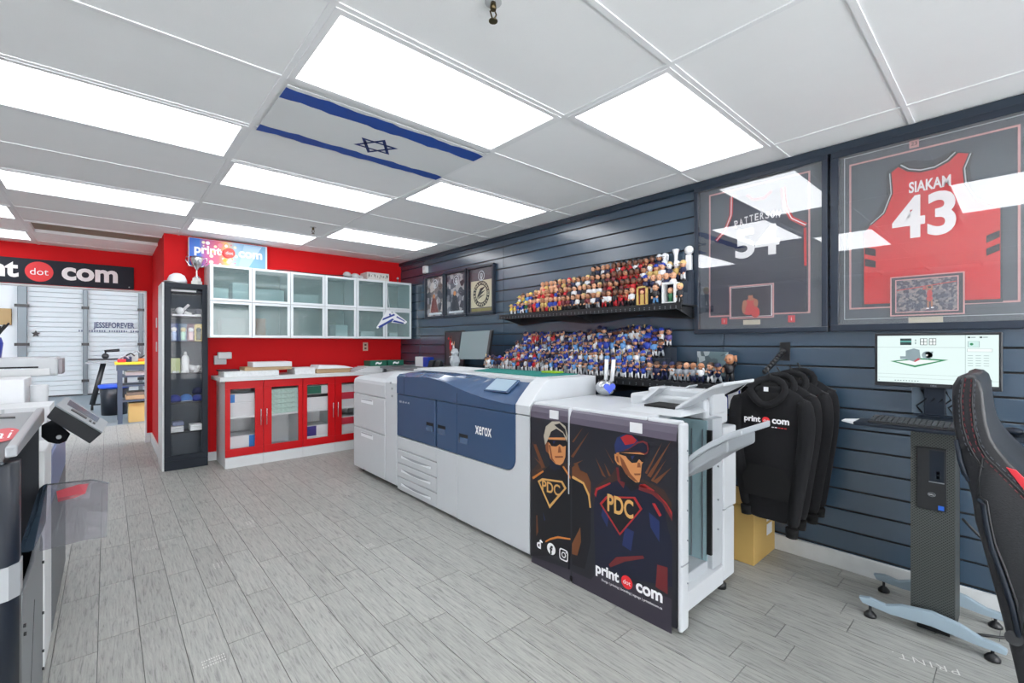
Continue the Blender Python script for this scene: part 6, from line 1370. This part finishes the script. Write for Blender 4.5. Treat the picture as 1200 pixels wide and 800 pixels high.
for u in (.68, .76): m.prism([lp(u, .68, 6.2), lp(u+.05, .68, 6.2), lp(u+.05, .8, 6.2), lp(u, .8, 6.2)], nn*.003, BLACK)
m.build('button', t)
br = [at(52, 498, 1.80), at(64, 492, 1.80), at(83, 508, 1.80), at(78, 517, 1.80), at(70, 520, 1.80), at(60, 518, 1.80), at(52, 512, 1.80)]
MB().prism(br, (-.01, .01, 0), BLACK).build('bracket', t, .002); MB().tube([at(69, 512, 1.79), at(69, 512, 1.80)], .008, DGY, 14).build('bracket_bolt', t)
# second machine
t = thing('second_machine', 'white and blue machine standing behind the dark finishing machine', 'machine', (-.6, 3.3, 0))
MB().box(XM-.75, XM-.012, 2.70, 3.93, .02, .845, PWHITE).build('body', t, .008)
MB().box(XM-.012, XM, 2.92, 3.95, .02, .845, mat('machine_slate_blue', (92, 112, 154), .3)).build('blue_side', t, .003) if False else None
B('side_panel', t, XM-.012, XM, 3.0, 3.94, .62, .845, mat('machine_slate_blue', (88, 108, 152), .3), .003); B('side_panel', t, XM-.012, XM, 3.0, 3.94, .02, .617, mat('machine_slate_grey', (96, 100, 104), .45), .003)
B('front_post', t, XM-.10, XM+.0, 2.68, 2.98, .02, .92, WHITE, .006)
m = MB(); strokes(m, (XM+.0015, 3.5, .42), (0, 1, 0), UZ, .6, .07, PAPER, 8); m.build('lettering', t)
for x in (XM-.7, XM-.06):
    for y in (2.75, 3.85): MB().lathe((x, y, 0), [(.025, 0), (.025, .02)], BLACK, 10).build('foot', t)
# white paper boxes on it
ZB = .846
simple('paper_carton', 'taller white carton at the left edge on the second machine', 'box', MB().box(-.9, -.315, 3.4, 3.7, ZB, 1.18, PAPER), .006)
simple('lidded_carton', 'white lidded carton right of the taller one on the second machine', 'box', MB().box(-.80, -.215, 3.12, 3.38, ZB, 1.04, PAPER).box(-.81, -.205, 3.11, 3.39, 1.02, 1.06, PAPER).box(-.36, -.35, 3.1095, 3.11, ZB+.04, 1.06, PAPER2), .004)
simple('rolled_sheet', 'rolled white sheet standing beside the taller carton', 'paper', MB().tube([(-.27, 3.5, ZB+.001), (-.27, 3.5, 1.14)], .035, PAPER2, 14), 0)
# wide-format printer on its stand
t = thing('wide_format_printer', 'white wide roll printer on a stand before the back room', 'printer', (-.8, 4.75, 0))
MB().box(-1.5, -.262, 4.62, 4.95, 1.132, 1.262, PWHITE).build('body', t, .015); B('output_slot', t, -1.4, -.36, 4.612, 4.622, 1.19, 1.20, DARK); B('latch', t, -.52, -.44, 4.608, 4.622, 1.178, 1.19, STEEL)
B('end_cap', t, -.262, -.24, 4.64, 4.9, 1.14, 1.25, mat('cap_grey', (150, 146, 152), .5), .004); B('front_cover', t, -1.4, -.30, 4.60, 4.62, 1.135, 1.185, WHITE, .004)
for x in (-1.4, -.48): MB().box(x-.03, x+.03, 4.74, 4.82, .05, 1.132, BLACK).box(x-.035, x+.035, 4.5, 5.05, .02, .06, BLACK).build('stand_leg', t, .004)
# coloured thing with hanging tools at the far left
t = thing('tool_holder', 'blue holder with dark tools sticking out at the left edge above the wide printer', 'tool holder', (-.56, 4.7, 1.263)); MB().lathe((-.60, 4.75, 1.2635), [(.05, 0), (.06, .1), (.05, .14)], C_BLUE, 12).build('cup', t)
for k in range(4): MB().tube([(-.60, 4.75, 1.36), (-.57+.02*k, 4.72, 1.47+.012*k)], .006, BLACK, 6).build('tool', t)
# ================================================================ BACK ROOM THINGS
t = thing('workbench', 'blue-grey workbench with yellow top seen through the doorway', 'workbench', (.6, 10.3, 0)); WBL = mat('bench_blue_grey', (66, 80, 98), .5)
B('bench_top', t, .10, 1.6, 10.1, 10.75, 1.0, 1.04, mat('bench_yellow', (214, 190, 50), .5), .004); B('apron', t, .12, 1.6, 10.12, 10.14, .90, 1.0, WBL)
for x in (.17, 1.5):
    for y in (10.13, 10.7): B('leg', t, x-.03, x+.03, y-.02, y+.02, 0, 1.0, WBL)
for z in (.36, .62, .78): B('shelf', t, .15, 1.55, 10.14, 10.72, z, z+.03, WBL)
simple('paper_bundle', 'white bundle on the upper shelf of the workbench', 'paper', MB().box(.24, .9, 10.2, 10.6, .811, .87, PAPER)); simple('material_pile', 'pile of brown material on the lower shelf of the workbench', 'material', MB().box(.24, .9, 10.2, 10.6, .391, .46, KRAFT2).box(.26, .85, 10.22, 10.6, .46, .52, mat('dusty_mix', (120, 110, 100), .7, var=.4, vscale=20)), .01)
simple('floor_carton', 'tan cardboard box on the floor under the workbench', 'box', MB().box(.28, .75, 10.2, 10.6, .001, .33, mat('tan_box', (190, 164, 104), .7)), .004)
rs = random.Random(4)
for i, (px, py, c_, lb) in enumerate(((143, 421, C_RED, 'red tool lying on the yellow bench top'), (150, 420, C_NAVY, 'dark blue clamp on the yellow bench top'), (157, 414, C_GRY, 'grey machine part standing at the back of the bench top'), (167, 419, clr('orange', (200, 110, 60)), 'orange box on the yellow bench top'), (148, 410, C_GRY, 'grey folded bracket on the bench top'))):
    p = onY(px, py, 10.2+.11*i); m = MB(); h = .05+.04*(i % 3); m.box(p.x-.06, p.x+.05, p.y-.05, p.y+.05, 1.041, 1.041+h, c_).tube([(p.x-.05, p.y, 1.04+h), (p.x+.04, p.y, 1.1+h), (p.x+.09, p.y, 1.05+h)], .015, BLACK if i % 2 else STEEL, 6); simple('bench_tool', lb, 'tool', m, .006)
t = thing('heat_press', 'grey and black press machine on wheeled legs in the back room', 'machine', (-.1, 12.6, 0))
MB().box(-.32, .35, 12.4, 12.7, .95, .98, STEEL).box(-.28, .4, 12.45, 12.65, 1.02, 1.05, BLACK).build('plates', t, .004); MB().tube([(-.02, 12.55, 1.05), (-.02, 12.55, 1.2), (.2, 12.5, 1.22)], .03, BLACK, 8).build('lever', t); MB().ball((-.02, 12.5, 1.1), .06, BLACK, 10, 6).build('head', t)
MB().tube([(-.05, 12.55, .95), (-.22, 12.5, .12)], .05, BLACK, 6).build('leg', t); MB().tube([(.3, 12.6, .95), (.3, 12.6, .1)], .03, BLACK, 6).build('leg', t)
for x in (-.22, .3): MB().tube([(x-.02, 12.55, .05), (x+.02, 12.55, .05)], .049, BLACK, 10).tube([(x, 12.55, .05), (x, 12.55, .12)], .02, BLACK, 6).build('caster', t)
B('foot_bar', t, -.22, .34, 12.52, 12.58, .10, .13, BLACK)
t = thing('waste_bin', 'black bin with a bright blue liner beside the workbench', 'bin', (.05, 12.0, 0)); p = onY(134, 455, 11.6); MB().lathe((p.x, 11.6, 0), [(.19, .001), (.2, .3), (.22, .52), (.2, .52)], DN, 16).build('bin_body', t); MB().lathe((p.x, 11.6, .5), [(.215, 0), (.24, .03), (.235, .07), (.2, .08)], mat('liner_blue', (34, 78, 200), .4), 16).build('liner', t)
# door-side box on the left in the back room
p = onY(8, 370, 15.9); simple('wall_control_box', 'tan control box on the back room wall at the left edge', 'control box', MB().box(p.x-.22, p.x+.02, 16.38, 16.495, p.z-.2, p.z+.2, mat('tan_metal', (170, 140, 90), .5)), .01)
bpy.context.view_layer.update()
